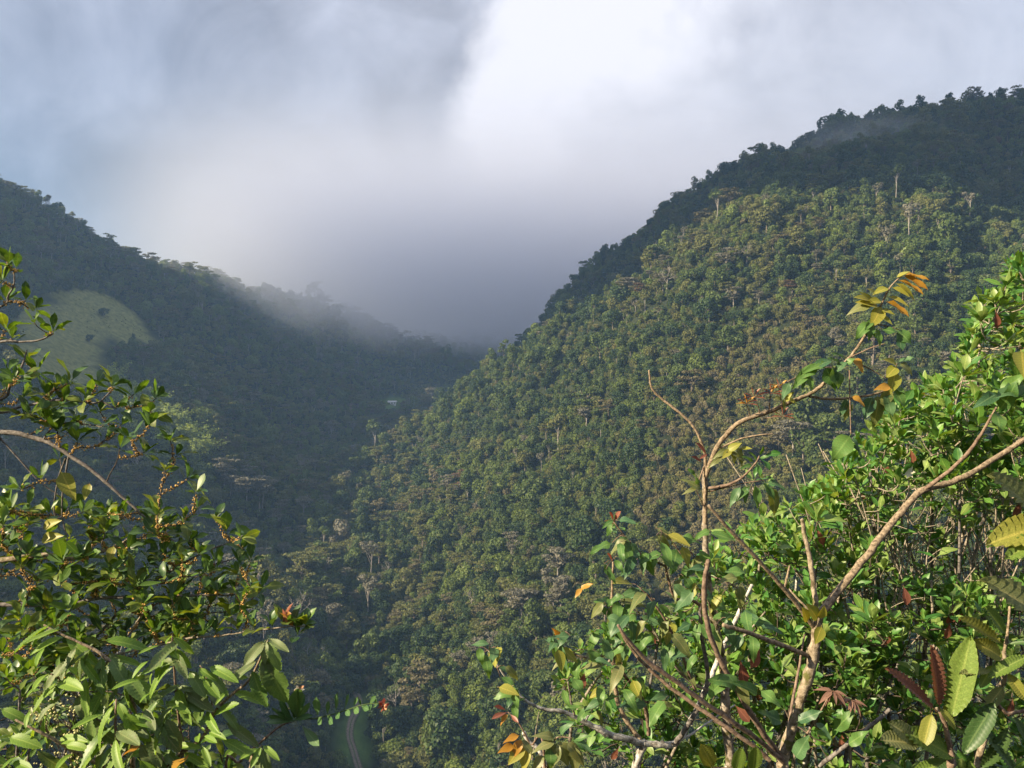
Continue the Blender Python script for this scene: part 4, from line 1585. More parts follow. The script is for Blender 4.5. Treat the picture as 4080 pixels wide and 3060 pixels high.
M_CORR = leaf_mat('corrugated_leaf', (0.135, 0.215, 0.040), (0.175, 0.255, 0.060), 0.36, 0.45, 0.4, (1.5, 1.35, 0.35), veins=True)
M_CORRD = leaf_mat('corrugated_leaf_dark', (0.046, 0.098, 0.029), (0.072, 0.130, 0.039), 0.25, 0.4, 0.45, (1.8, 1.5, 0.4), veins=True)
M_CORRP = leaf_mat('corrugated_leaf_pale', (0.19, 0.22, 0.09), (0.25, 0.27, 0.11), 0.38, 0.5, 0.3, (1.3, 1.25, 0.5), veins=True)
M_CORRY = leaf_mat('corrugated_leaf_yellow', (0.20, 0.235, 0.045), (0.27, 0.28, 0.06), 0.42, 0.45, 0.35, (1.3, 1.15, 0.4), veins=True)
M_CORRR = leaf_mat('corrugated_leaf_red', (0.165, 0.075, 0.05), (0.22, 0.105, 0.07), 0.28, 0.4, 0.4, (1.5, 0.9, 0.6), veins=True)
M_BUD = plain_mat('orange_bud', (0.44, 0.27, 0.075), 0.7, 0.35, 60)
M_FLOWER = plain_mat('white_flower', (0.75, 0.72, 0.55), 0.6, 0.1, 40)
M_DRY = plain_mat('dry_flower', (0.42, 0.22, 0.12), 0.8, 0.3, 80)
M_DRYRED = plain_mat('red_bract', (0.24, 0.05, 0.03), 0.6, 0.3, 80)

B_TAN = bark_mat('tan_bark', (0.085, 0.062, 0.042), (0.33, 0.255, 0.175), 120, c3=(0.085, 0.085, 0.03), moss=-0.02)
B_RED = bark_mat('reddish_bark', (0.085, 0.055, 0.04), (0.25, 0.18, 0.135), 80)
B_MOSS = bark_mat('mossy_bark', (0.10, 0.075, 0.045), (0.34, 0.28, 0.21), 60, c3=(0.10, 0.10, 0.03), moss=0.06, bump=0.8)
B_LICHEN = bark_mat('lichen_bark', (0.11, 0.095, 0.08), (0.58, 0.56, 0.53), 55, c3=(0.16, 0.13, 0.09), moss=0.0)
B_GREY = bark_mat('grey_bark', (0.065, 0.055, 0.05), (0.21, 0.19, 0.18), 70)
B_PALETW = bark_mat('pale_twig', (0.12, 0.10, 0.08), (0.36, 0.31, 0.25), 90)
B_DARKTW = bark_mat('dark_twig', (0.045, 0.035, 0.03), (0.13, 0.10, 0.08), 90)

LS = leafset('shrub', M_SHRUB, 0.38, 'obovate', 3, fold=0.4, curl=0.30, wave=0.5, twist=0.3) + leafset('shrub2', M_SHRUB[::-1], 0.33, 'obovate', 3, fold=0.3, curl=0.12, wave=0.4, twist=-0.4) + leafset('shrub3', M_SHRUB, 0.36, 'obovate', 3, fold=0.5, curl=-0.15, wave=0.7, bite=0.08)
LRED = leafset('red', [M_RED], 0.42, 'obovate', 1)
LORA = leafset('orange', [M_ORANGE], 0.46, 'ovate', 2, curl=0.3, wave=0.5)
LDULL = leafset('dull', [leaf_mat('dull_red_leaf', (0.15, 0.085, 0.062), (0.21, 0.12, 0.085), 0.25, 0.5, 0.3, (1.4, 0.9, 0.6), veins=True)], 0.36, 'ovate', 1, curl=0.4)
LYEL = leafset('yellow', [M_YELLOW], 0.5, 'ovate', 2, curl=0.2)
LG = leafset('glossy', M_GLOSSY, 0.42, 'obovate', 3, fold=0.35, curl=0.22, wave=0.4, twist=0.3) + leafset('glossy3', M_GLOSSY, 0.38, 'obovate', 3, fold=0.4, curl=0.3, wave=0.6, twist=-0.3) + leafset('glossy2', [M_GLOSSY[0], M_GLOSSY[1], M_GLOSSY[0]], 0.40, 'obovate', 3, fold=0.2, curl=-0.08)
LLONG = leafset('long', [M_LONG[0]], 0.25, 'lance', 3, segs=24, fold=0.25, curl=0.26, teeth=0.4, ribs=0.5) 
LLONGO = leafset('longold', [M_LONG[1], M_LONG[2], M_LONG[1]], 0.28, 'lance', 3, segs=24, fold=0.22, curl=0.32, teeth=0.4, ribs=0.6, bite=0.05, wave=0.3)
LDROOP = leafset('droop', M_DROOP, 0.37, 'ovate', 3, segs=8, fold=0.35, curl=0.35, wave=0.5) + leafset('droop2', [M_DROOP[1], M_DROOP[0], M_DROOP[0]], 0.42, 'ovate', 3, segs=8, fold=0.2, curl=0.2, wave=0.8, bite=0.1)
LCORR = leafset('corr', [M_CORR], 0.30, 'lance', 2, segs=28, fold=0.15, curl=0.22, ribs=1.7)
LCORRD = leafset('corrd', [M_CORRD], 0.27, 'lance', 2, segs=28, fold=0.15, curl=0.3, ribs=1.6)
LCORRP = leafset('corrp', [M_CORRP], 0.36, 'lance', 2, segs=24, fold=0.1, curl=0.25, ribs=1.5, bite=0.03)
LCORRY = leafset('corry', [M_CORRY], 0.34, 'lance', 2, segs=26, fold=0.2, curl=0.3, ribs=1.5)
LCORRR = leafset('corrr', [M_CORRR], 0.25, 'lance', 2, segs=28, fold=0.25, curl=0.15, ribs=1)
M_SPRIG = leaf_mat('sprig_leaf', (0.058, 0.130, 0.048), (0.090, 0.175, 0.062), 0.25, 0.35, 0.5, veins=True)
LSPRIG = leafset('sprig', [M_SPRIG], 0.36, 'obovate', 2, fold=0.15, curl=0.05)
# ------------------------------------------------------------------ right: evergreen shrubs with rosettes of upright leaves


def evergreen(base, poly, n, y0, y1, label, stems, seed, nl=(7, 11), length=0.076):
    r = np.random.default_rng(seed)
    pl = Plant('evergreen_shrub', base, label, 'shrub')
    tips = sample_poly(poly, n, y0, y1, r)
    # stems fan out of the foot towards points inside the crown
    for k, (qx, qy, qY) in enumerate(stems):
        e = P(qx, qy, qY)
        b = pl.base + Vector((r.normal(0, 0.12), r.normal(0, 0.12), -0.1))
        m1 = b.lerp(e, 0.4) + Vector((r.normal(0, 0.08), r.normal(0, 0.08), 0.05)); m2 = b.lerp(e, 0.75) + Vector((r.normal(0, 0.05), r.normal(0, 0.05), 0.03))
        pl.branch([b, m1, m2, e], [0.017, 0.012, 0.008, 0.005], B_GREY if k % 3 else B_PALETW, 'stem', 6)
    dirs = pl.grow(tips, 0.0045, up=0.35)
    for t, d in zip(tips, dirs):
        ax = (d * 0.5 + Vector((-0.12, -0.18, 0.85)) + Vector(r.normal(0, 0.22, 3))).normalized()
        pl.rosette(t, ax, int(r.integers(*nl)), length * r.uniform(0.8, 1.12), LS, spread=(14, 78))
        if r.uniform() < 0.05:
            q = Vector(t) - ax * 0.03
            pl.leaf(q, (r.normal(0, 0.4), r.normal(0, 0.4), -1), (0, -1, 0.2), length * 0.9, LRED[0])
    return pl


S1 = evergreen((2.0, 3.9, 0), [(985, 285), (1002, 300), (1012, 262), (1060, 250), (1070, 505), (985, 498), (905, 492), (855, 505), (818, 505), (828, 470), (860, 440), (905, 405), (950, 372), (962, 340)], 520, 2.85, 4.1,
               'tall bright green evergreen shrub filling the right edge, sunlit rosettes of upright leaves', [(980, 340, 3.5), (930, 420, 3.3), (870, 470, 3.2), (1010, 420, 3.4), (960, 500, 3.0), (1040, 330, 3.7), (900, 520, 3.6), (990, 540, 3.1)], 21)
S2 = evergreen((1.15, 3.5, 0), [(716, 540), (742, 522), (790, 508), (822, 486), (870, 540), (905, 600), (900, 690), (800, 720), (700, 700), (690, 600)], 330, 2.9, 3.8,
               'bright green evergreen shrub behind the fork of the bare tan tree', [(760, 560, 3.2), (820, 540, 3.3), (870, 600, 3.2), (730, 640, 3.1), (800, 650, 3.0)], 22)
S3 = evergreen((0.45, 3.2, 0), [(560, 668), (590, 640), (640, 612), (690, 585), (730, 600), (760, 690), (770, 775), (650, 775), (580, 760)], 150, 2.85, 3.5,
               'evergreen shrub behind the lichen covered branches, lowest and leftmost of the evergreen shrubs', [(610, 660, 3.1), (660, 630, 3.0), (710, 640, 3.2), (690, 720, 2.9)], 23, length=0.07)
S4 = evergreen((1.7, 3.0, 0), [(770, 640), (900, 600), (1030, 570), (1060, 790), (740, 790)], 230, 2.7, 3.4,
               'shaded evergreen shrub behind the large corrugated leaves at the bottom', [(820, 680, 3.0), (900, 660, 3.0), (970, 640, 3.1), (850, 740, 2.8), (1010, 720, 2.9)], 24)
# many thin bare stems stand in the open layer under the leafy top
rs = np.random.default_rng(51)
for k in range(70):
    x0 = rs.uniform(840, 1045); x1 = x0 + rs.normal(0, 60)
    Y0 = rs.uniform(3.0, 3.9)
    a, b = P(x0, rs.uniform(600, 690), Y0), P(x1, rs.uniform(440, 520), Y0 + rs.uniform(-.15, .1))
    pts = S1.twig(a, b, rs.uniform(0.0028, 0.006), rs.uniform(0.0018, 0.003), up=0.1)
    for q_ in (1, 2, 4):
        e = pts[q_] + Vector((rs.normal(0, 0.10), rs.normal(-0.05, 0.08), rs.uniform(0.0, 0.16)))
        S1.twig(pts[q_], e, 0.002, 0.0012)
        if rs.uniform() < 0.55: S1.rosette(e, (rs.normal(-.1, .3), -0.3, 0.8), int(rs.integers(3, 7)), 0.068, LS, spread=(25, 85))
    if rs.uniform() < 1.0:
        q = pts[3]; e = q + Vector((rs.normal(0, 0.12), rs.normal(0, 0.06), rs.uniform(0.10, 0.25)))
        S1.twig(q, e, 0.0024, 0.0014)
        S1.rosette(e, (rs.normal(-.1, .2), -0.2, 0.9), int(rs.integers(4, 8)), 0.07, LS, spread=(20, 80))
for k in range(10):
    x0 = rs.uniform(760, 1000)
    pl_ = S4 if k % 2 else S2
    a, b = pl_.base, P(x0, rs.uniform(560, 620), rs.uniform(3.0, 3.6))
    pl_.branch([a, a.lerp(b, 0.5) + Vector((0, 0, 0.06)), b], [0.014, 0.009, 0.005], B_PALETW if k % 3 else B_LICHEN, 'stem', 6)
for s in (S2, S3, S4):
    s.finish(B_DARKTW)
# a single cream flower on the tallest shrub
S1.finish(B_PALETW)
fl = P(908, 472, 2.85)
V, F = [], []
for k in range(7):
    a = k * 2 * math.pi / 7
    d = Vector((math.cos(a), -0.35, math.sin(a))).normalized(); s_ = Vector((-math.sin(a), 0, math.cos(a)))
    o = len(V)
    V += [tuple(fl), tuple(fl + d * 0.014 + s_ * 0.006), tuple(fl + d * 0.028 + Vector((0, 0.006, 0))), tuple(fl + d * 0.014 - s_ * 0.006)]
    F.append((o, o + 1, o + 2, o + 3))
link('flower', mesh_np('flower', V, F, M_FLOWER), S1.root)

# ------------------------------------------------------------------ right: bare tan tree in front
T1 = Plant('bare_branched_tree', (0.95, 2.25, 0), 'tan barked tree with thick bare forking limbs and cut stubs in front of the shrubs', 'tree')
YB = 2.15
T1.to_ground(Q(1690, 1650, YB), 0.017, B_MOSS)
T1.branch([Q(1690, 1650, YB), Q(1702, 1600, YB), Q(1728, 1520, YB - .01), Q(1752, 1440, YB - .02), Q(1762, 1380, YB - .02), Q(1768, 1330, YB - .02)], [0.017, 0.016, 0.016, 0.0165, 0.0165, 0.0145], B_MOSS, 'trunk', 9, knots=0.25)
T1.branch([Q(1768, 1334, YB - .02), Q(1800, 1290, YB), Q(1850, 1228, YB + .02), Q(1900, 1165, YB + .05), Q(1945, 1108, YB + .08), Q(1992, 1060, YB + .1), Q(2040, 1046, YB + .12), Q(2090, 1027, YB + .13), Q(2150, 990, YB + .16), Q(2215, 948, YB + .18), Q(2290, 900, YB + .2)],
          [0.0135, 0.0125, 0.012, 0.0115, 0.011, 0.011, 0.010, 0.0095, 0.0095, 0.009, 0.008], B_TAN, 'branch', 9, knots=0.12)
T1.branch([Q(1992, 1060, YB + .1), Q(2040, 1025, YB + .08), Q(2085, 985, YB + .06), Q(2115, 945, YB + .04), Q(2138, 905, YB + .03), Q(2152, 880, YB + .03)], [0.007, 0.0065, 0.006, 0.0055, 0.004, 0.003], B_RED, 'branch', 7)
T1.branch([Q(1766, 1335, YB - .02), Q(1758, 1270, YB - .02), Q(1748, 1200, YB - .01), Q(1738, 1150, YB), Q(1733, 1122, YB)], [0.0095, 0.0085, 0.008, 0.0075, 0.006], B_MOSS, 'branch', 8, knots=0.2)
T1.branch([Q(1758, 1356, YB - .02), Q(1725, 1310, YB - .05), Q(1690, 1268, YB - .07), Q(1640, 1212, YB - .1), Q(1580, 1148, YB - .13), Q(1530, 1092, YB - .15)], [0.0075, 0.007, 0.0066, 0.0062, 0.0055, 0.0045], B_TAN, 'branch', 8)
T1.branch([Q(1694, 1272, YB - .07), Q(1700, 1250, YB - .08), Q(1706, 1222, YB - .08)], [0.0045, 0.004, 0.003], B_TAN, 'branch', 6)
T1.branch([Q(1744, 1416, YB - .02), Q(1700, 1398, YB - .05), Q(1640, 1375, YB - .09), Q(1590, 1358, YB - .12), Q(1562, 1350, YB - .13)], [0.0075, 0.0072, 0.007, 0.0066, 0.006], B_TAN, 'branch', 8)
T1.branch([Q(1750, 1320, YB - .02), Q(1715, 1285, YB), Q(1705, 1272, YB + .02)], [0.004, 0.003, 0.002], B_TAN, 'branch', 6)
T1.branch([Q(1690, 1640, YB), Q(1640, 1570, YB - .05), Q(1585, 1480, YB - .06), Q(1545, 1400, YB - .08), Q(1524, 1330, YB - .1), Q(1522, 1260, YB - .1), Q(1530, 1210, YB - .1)], [0.010, 0.009, 0.0088, 0.0084, 0.008, 0.0075, 0.006], B_RED, 'branch', 8, knots=0.15)
T1.branch([Q(1700, 1600, YB), Q(1715, 1500, YB + .1), Q(1730, 1420, YB + .16), Q(1738, 1370, YB + .2)], [0.006, 0.005, 0.004, 0.003], B_RED, 'branch', 6)
T1.branch([Q(1770, 1655, YB), Q(1840, 1600, YB - .05), Q(1890, 1560, YB - .07), Q(1922, 1533, YB - .08)], [0.007, 0.0065, 0.006, 0.0055], B_GREY, 'branch', 7)
T1.branch([Q(1692, 1645, YB - .01), Q(1620, 1585, YB - .08), Q(1540, 1530, YB - .12), Q(1450, 1465, YB - .15), Q(1395, 1425, YB - .16), Q(1352, 1376, YB - .18), Q(1335, 1350, YB - .18)], [0.0085, 0.008, 0.0075, 0.007, 0.0065, 0.005, 0.004], B_RED, 'branch', 8)
# small leaves at the fork
for (bx, by, tx, ty) in [(1768, 1340, 1745, 1305), (1770, 1338, 1782, 1310), (1775, 1350, 1762, 1392), (1745, 1345, 1735, 1312)]:
    T1.leaf_to(Q(bx, by, YB - .04), Q(tx, ty, YB - .06), (0.2, -0.9, 0.5), LYEL[0], 1.3)
# big blades at the end of the right limb
for (bx, by, tx, ty, w, me) in [(2158, 888, 2200, 830, 1.25, LDROOP[4]), (2150, 885, 2168, 935, 1.1, LDROOP[4]), (2156, 848, 2216, 806, 1.0, LDROOP[4]), (2205, 755, 2216, 815, 1.6, LYEL[0]), (2155, 850, 2120, 868, 1.0, LDROOP[1]), (2215, 830, 2150, 856, 0.9, LDROOP[3])]:
    T1.leaf_to(Q(bx, by, YB + .02), Q(tx, ty, YB - .03), (0.1, -0.8, 0.5), me, w)
# young red-brown compound leaf low in front
for (hx, hy, sp) in [(1800, 1492, 1.0), (1840, 1512, 0.8)]:
    for k in range(9):
        a = RAD(200 + k * 17)
        T1.leaf(Q(hx, hy, YB - .12), (math.cos(a) * 0.9, rnd.uniform(-.7, .2), math.sin(a) * 0.6 + rnd.uniform(-.1, .3)), (0, -0.5, 1), 0.052 * sp * rnd.uniform(.7, 1.1), LDULL[0], 0.8)
T1.branch([Q(1735, 1600, YB - .05), Q(1765, 1550, YB - .1), Q(1795, 1495, YB - .12)], [0.004, 0.003, 0.002], B_RED, 'branch', 6)
for (bx, by, tx, ty, w) in [(1690, 1560, 1640, 1535, 1.0), (1718, 1640, 1745, 1590, 1.2), (1720, 1560, 1775, 1535, 1.0), (1760, 1560, 1800, 1590, 1.0), (1640, 1500, 1590, 1470, 1.0), (1600, 1480, 1540, 1462, 1.1),
                            (1590, 1470, 1620, 1520, 1.2), (1640, 1490, 1690, 1520, 1.1), (1570, 1465, 1530, 1500, 1.0), (1800, 1580, 1840, 1540, 1.0), (1830, 1610, 1870, 1580, 1.0)]:
    T1.leaf_to(Q(bx, by, YB - .08), Q(tx, ty, YB - .12), (rnd.uniform(-.3, .3), -0.7, 0.7), rnd.choice(LDROOP), w)
T1.finish(B_RED)

# ------------------------------------------------------------------ right: slim mossy tree with the long leafy branch
T2 = Plant('slender_tree', (0.72, 2.5, 0), 'slim mossy stemmed tree whose long branch rises right to yellow and orange young leaves', 'tree')
YS = 2.4
B_MOSS2 = bark_mat('mossy_lichen_bark', (0.10, 0.075, 0.05), (0.36, 0.31, 0.26), 55, c3=(0.085, 0.075, 0.03), moss=0.1, bump=0.8)
T2.to_ground(Q(1578, 1655, YS), 0.019, B_LICHEN)
T2.branch([Q(1578, 1655, YS), Q(1570, 1560, YS), Q(1566, 1480, YS), Q(1556, 1400, YS), Q(1538, 1320, YS - .01), Q(1528, 1230, YS - .02), Q(1524, 1150, YS - .02), Q(1523, 1080, YS - .02), Q(1523, 1020, YS - .02)],
          [0.019, 0.0175, 0.016, 0.014, 0.0125, 0.0115, 0.0105, 0.0095, 0.009], B_MOSS2, 'trunk', 9, knots=0.3)
T2.branch([Q(1523, 1130, YS - .035), Q(1523, 1080, YS - .03), Q(1524, 1030, YS - .03), Q(1521, 975, YS - .03), Q(1500, 925, YS - .03), Q(1470, 893, YS - .02), Q(1430, 862, YS), Q(1408, 838, YS), Q(1402, 800, YS)], [0.0075, 0.007, 0.006, 0.0055, 0.005, 0.0047, 0.0044, 0.004, 0.003], B_TAN, 'branch', 7)
T2.branch([Q(1524, 1030, YS - .03), Q(1545, 975, YS - .04), Q(1572, 935, YS - .05), Q(1606, 908, YS - .06), Q(1660, 890, YS - .06), Q(1705, 870, YS - .06), Q(1750, 850, YS - .05), Q(1785, 825, YS - .05), Q(1815, 795, YS - .05), Q(1845, 760, YS - .06),
           Q(1875, 715, YS - .07), Q(1890, 690, YS - .07), Q(1905, 655, YS - .08), Q(1925, 618, YS - .08), Q(1950, 594, YS - .08)],
          [0.009, 0.0085, 0.0083, 0.008, 0.0077, 0.0074, 0.007, 0.0062, 0.0055, 0.005, 0.0045, 0.004, 0.0035, 0.0028, 0.002], B_TAN, 'branch', 8, knots=0.15)
T2.branch([Q(1748, 856, YS - .05), Q(1790, 862, YS - .03), Q(1850, 858, YS - .01), Q(1900, 848, YS), Q(1930, 833, YS)], [0.005, 0.0046, 0.0044, 0.004, 0.003], B_TAN, 'branch', 7)
T2.branch([Q(1556, 968, YS - .04), Q(1600, 948, YS - .06), Q(1640, 940, YS - .07), Q(1670, 937, YS - .07)], [0.004, 0.0035, 0.003, 0.002], B_TAN, 'branch', 6)
T2.branch([Q(1528, 1055, YS - .03), Q(1570, 1048, YS - .06), Q(1605, 1030, YS - .07), Q(1632, 1000, YS - .08), Q(1640, 985, YS - .08)], [0.0055, 0.005, 0.004, 0.003, 0.002], B_RED, 'branch', 7)
T2.branch([Q(1835, 800, YS - .05), Q(1836, 860, YS - .08), Q(1838, 938, YS - .1)], [0.0022, 0.002, 0.0018], B_RED, 'branch', 6)
T2.branch([Q(1840, 770, YS - .06), Q(1880, 752, YS - .08), Q(1912, 742, YS - .1)], [0.0025, 0.002, 0.0012], B_RED, 'branch', 6)
T2.branch([Q(1855, 785, YS - .03), Q(1885, 800, YS), Q(1915, 818, YS)], [0.0022, 0.0018, 0.0012], B_RED, 'branch', 6)
T2.branch([Q(1925, 838, YS), Q(1930, 805, YS - .02), Q(1938, 785, YS - .03)], [0.0025, 0.002, 0.0015], B_RED, 'branch', 6)
T2.branch([Q(1522, 1005, YS - .03), Q(1505, 1050, YS - .05), Q(1500, 1060, YS - .05)], [0.003, 0.002, 0.0015], B_RED, 'branch', 6)


def leaves2(rows, me, Y, nrm=(0.1, -0.75, 0.6), plant=None):
    for (bx, by, tx, ty, w) in rows:
        (plant or T2).leaf_to(Q(bx, by, Y), Q(tx, ty, Y - 0.02), (nrm[0] + rnd.uniform(-.35, .35), nrm[1], nrm[2] + rnd.uniform(-.2, .3)), rnd.choice(me), w)


YT = YS - .08
LOR2 = [LORA[0], LYEL[0], LYEL[1]]
leaves2([(1950, 594, 2010, 600, .6), (1948, 594, 2008, 622, .65), (1938, 604, 2000, 632, .6), (1932, 610, 1985, 645, .6), (1925, 620, 1968, 640, .9), (1915, 640, 1966, 660, .9), (1912, 650, 1968, 680, .8)], LOR2, YT)
leaves2([(1935, 600, 1965, 585, .8), (1920, 622, 1888, 630, .9), (1905, 650, 1872, 652, 1.0), (1900, 665, 1855, 645, 1.0), (1890, 660, 1858, 628, .9), (1895, 640, 1878, 620, 1.0)], LYEL, YT)
leaves2([(1885, 655, 1842, 662, 1.2), (1880, 650, 1846, 640, 1.1), (1905, 660, 1885, 705, 1.1), (1895, 680, 1930, 700, 1.2), (1900, 670, 1935, 675, 1.1)], [LYEL[0], LYEL[1], LDROOP[2]], YT)
leaves2([(1878, 690, 1880, 735, 1.4), (1878, 695, 1850, 728, 1.2), (1885, 690, 1870, 712, 1.2), (1890, 705, 1905, 750, 1.1), (1935, 712, 1975, 742, 1.5), (1900, 712, 1945, 715, 1.0), (1940, 712, 1950, 760, 1.3), (1880, 715, 1900, 735, 1.1)], [LDROOP[0], LDROOP[3], LDROOP[4]], YT)
T2.twig(Q(1888, 700, YT), Q(1942, 712, YT), 0.002, 0.0015)
# row of hanging leaves along the middle of the branch
leaves2([(1800, 778, 1745, 792, .9), (1790, 785, 1735, 800, .9), (1770, 790, 1720, 815, 1.0), (1750, 800, 1712, 838, 1.0), (1740, 805, 1758, 845, 1.1), (1815, 785, 1790, 770, .9), (1825, 775, 1800, 760, 1.0), (1780, 790, 1812, 842, 1.5),
         (1795, 785, 1822, 848, 1.4), (1820, 790, 1850, 770, 1.0), (1735, 812, 1738, 840, .9), (1830, 780, 1800, 800, 1.1), (1705, 825, 1690, 862, 1.1)], [LDROOP[0], LDROOP[1], LDROOP[3], LDROOP[4]], YS - .1)
T2.twig(Q(1815, 795, YS - .05), Q(1700, 825, YS - .1), 0.0022, 0.0015, sag=-0.06)
leaves2([(1842, 772, 1870, 800, 1.1), (1838, 855, 1872, 872, .9), (1925, 835, 1890, 840, 1.0)], [LORA[0], LORA[1]], YS - .1)
leaves2([(1830, 860, 1815, 900, 1.0), (1835, 868, 1832, 905, 1.0), (1885, 855, 1868, 905, 1.3), (1895, 850, 1900, 920, 1.1), (1912, 848, 1930, 900, 1.3), (1938, 790, 1915, 815, 1.3), (1942, 785, 1978, 800, 1.5), (1940, 782, 1975, 770, 1.2), (1935, 800, 1925, 850, 1.2),
         (1930, 835, 1960, 850, 1.2), (1930, 835, 1958, 880, 1.4), (1925, 840, 1905, 880, 1.3), (1938, 788, 1910, 775, 1.0)], [LDROOP[0], LDROOP[2], LDROOP[3], LYEL[0]], YS - .05)
leaves2([(1838, 938, 1800, 992, 1.5)], [LDROOP[4]], YS - .12)
leaves2([(1840, 960, 1870, 985, 1.2), (1838, 945, 1862, 970, 1.2)], [LDROOP[1]], YS - .1)
# tender red shoots
for (sx, sy, hx, hy) in [(1640, 893, 1628, 858), (1660, 890, 1665, 850), (1690, 876, 1682, 838), (1620, 900, 1612, 872), (1650, 905, 1690, 900)]:
    T2.twig(Q(sx, sy, YS - .06), Q(hx, hy, YS - .09), 0.0018, 0.0012)
    for k in range(6):
        a = RAD(-20 + k * 42 + rnd.uniform(-10, 10))
        T2.leaf(Q(hx, hy, YS - .09), (math.cos(a) * 0.8, -0.2, math.sin(a) * 0.5 + 0.1), (0, -0.4, 1), 0.034, rnd.choice([LRED[0], LRED[0], LORA[0]]), 0.6)
leaves2([(1695, 870, 1715, 845, .8), (1690, 868, 1670, 850, .8), (1700, 860, 1722, 872, .9), (1690, 860, 1702, 885, .8)], [LYEL[0], LDROOP[2]], YS - .08)
leaves2([(1570, 975, 1600, 955, 1.0), (1575, 978, 1608, 985, 1.0), (1580, 970, 1560, 990, 1.0), (1572, 970, 1545, 985, .9), (1580, 975, 1590, 1000, 1.0), (1590, 965, 1612, 1000, 1.0), (1560, 985, 1535, 1005, .8), (1598, 970, 1625, 968, .9)], [LYEL[0], LYEL[1], LDROOP[2]], YS - .07)
leaves2([(1635, 995, 1620, 975, 1.0), (1640, 990, 1662, 985, 1.1), (1640, 985, 1650, 965, 1.0), (1630, 1000, 1605, 985, 1.0), (1640, 990, 1668, 1010, 1.1), (1635, 1000, 1645, 1025, 1.0), (1625, 1005, 1600, 1010, 1.0), (1650, 985, 1685, 975, 1.0)], [LDROOP[0], LS[0], LS[1]], YS - .09)
leaves2([(1645, 1040, 1680, 1085, 1.0), (1620, 1050, 1590, 1080, 1.0), (1630, 1045, 1640, 1100, 1.1), (1600, 1050, 1575, 1090, 1.0), (1655, 1040, 1700, 1050, 1.0), (1660, 1050, 1690, 1110, 1.2), (1610, 1050, 1612, 1085, 1.0), (1650, 1030, 1675, 1035, 1.0),
         (1530, 1150, 1590, 1165, .9), (1535, 1145, 1500, 1160, 1.0), (1520, 1200, 1490, 1225, 1.0), (1515, 1060, 1488, 1030, .9), (1510, 1050, 1495, 1010, .8), (1505, 1055, 1480, 1060, .8)], [LDROOP[0], LDROOP[1], LDROOP[2], LDROOP[4]], YS - .08)
T2.twig(Q(1530, 1062, YS - .03), Q(1650, 1038, YS - .08), 0.003, 0.0015)
T2.twig(Q(1525, 1100, YS - .03), Q(1500, 1052, YS - .06), 0.003, 0.0015)
leaves2([(1528, 985, 1505, 955, .7), (1530, 980, 1512, 990, .7), (1518, 1000, 1495, 985, .7)], [LRED[0], LORA[0]], YS - .06)
T2.finish(B_RED)

# ------------------------------------------------------------------ lower middle: tree of hanging leaves on lichened limbs
T3 = Plant('drooping_leaf_tree', (0.35, 2.6, 0), 'low tree with white lichened limbs and drooping dark leaves in the lower middle', 'tree')
YD = 2.45
# the points of this tree are given on the 1024 frame
T3.to_ground(P(634, 772, YD), 0.015, B_LICHEN)
br = T3.branch
br([P(634, 772, YD), P(638, 757, YD), P(645, 743, YD)], [0.015, 0.0145, 0.014], B_LICHEN, 'trunk', 8, knots=.2)
br([P(645, 743, YD), P(660, 745, YD), P(673, 744, YD + .02), P(684, 735, YD + .05), P(690, 720, YD + .1)], [0.012, 0.012, 0.0115, 0.009, 0.006], B_LICHEN, 'branch', 8, knots=.25)
br([P(645, 743, YD), P(620, 738, YD - .03), P(602, 731, YD - .05), P(585, 722, YD - .06), P(564, 712, YD - .08), P(542, 709, YD - .1), P(524, 699, YD - .11), P(513, 687, YD - .12), P(500, 669, YD - .13), P(489, 651, YD - .13)],
   [0.0125, 0.012, 0.0105, 0.009, 0.0075, 0.006, 0.005, 0.0042, 0.0035, 0.0022], B_LICHEN, 'branch', 8, knots=.25)
br([P(585, 722, YD - .06), P(592, 708, YD - .08), P(601, 693, YD - .1)], [0.0045, 0.004, 0.003], B_LICHEN, 'branch', 6)
br([P(575, 717, YD - .07), P(571, 700, YD - .1), P(568, 682, YD - .12)], [0.004, 0.0034, 0.0025], B_PALETW, 'branch', 6)
br([P(639, 739, YD), P(624, 717, YD + .02), P(616, 694, YD + .03), P(613, 662, YD + .02), P(612, 630, YD), P(612, 598, YD), P(613, 562, YD)], [0.0095, 0.009, 0.008, 0.007, 0.0062, 0.005, 0.003], B_TAN, 'branch', 8, knots=.2)
br([P(649, 735, YD - .02), P(645, 706, YD - .05), P(633, 686, YD - .08), P(620, 669, YD - .1), P(608, 644, YD - .12)], [0.008, 0.0072, 0.006, 0.0045, 0.0025], B_RED, 'branch', 7)
br([P(676, 742, YD), P(690, 722, YD - .05), P(701, 700, YD - .05), P(708, 676, YD - .05), P(702, 640, YD - .05), P(700, 605, YD - .05)], [0.009, 0.0085, 0.008, 0.0075, 0.007, 0.006], B_GREY, 'branch', 8)
br([P(650, 610, YD - .1), P(633, 631, YD - .1), P(612, 651, YD - .1), P(591, 658, YD - .12), P(572, 653, YD - .13), P(556, 643, YD - .14)], [0.005, 0.005, 0.0048, 0.0042, 0.0035, 0.0025], B_TAN, 'branch', 7)
br([P(770, 760, YD - .2), P(753, 746, YD - .2), P(722, 724, YD - .2), P(692, 703, YD - .18), P(665, 683, YD - .16), P(644, 664, YD - .15), P(627, 643, YD - .14), P(619, 627, YD - .14)], [0.0085, 0.008, 0.0075, 0.007, 0.0065, 0.0055, 0.0045, 0.003], B_RED, 'branch', 8)
br([P(708, 690, YD - .05), P(692, 683, YD - .07), P(672, 662, YD - .1), P(656, 634, YD - .12), P(650, 622, YD - .13)], [0.0055, 0.005, 0.0045, 0.0035, 0.0025], B_PALETW, 'branch', 7)
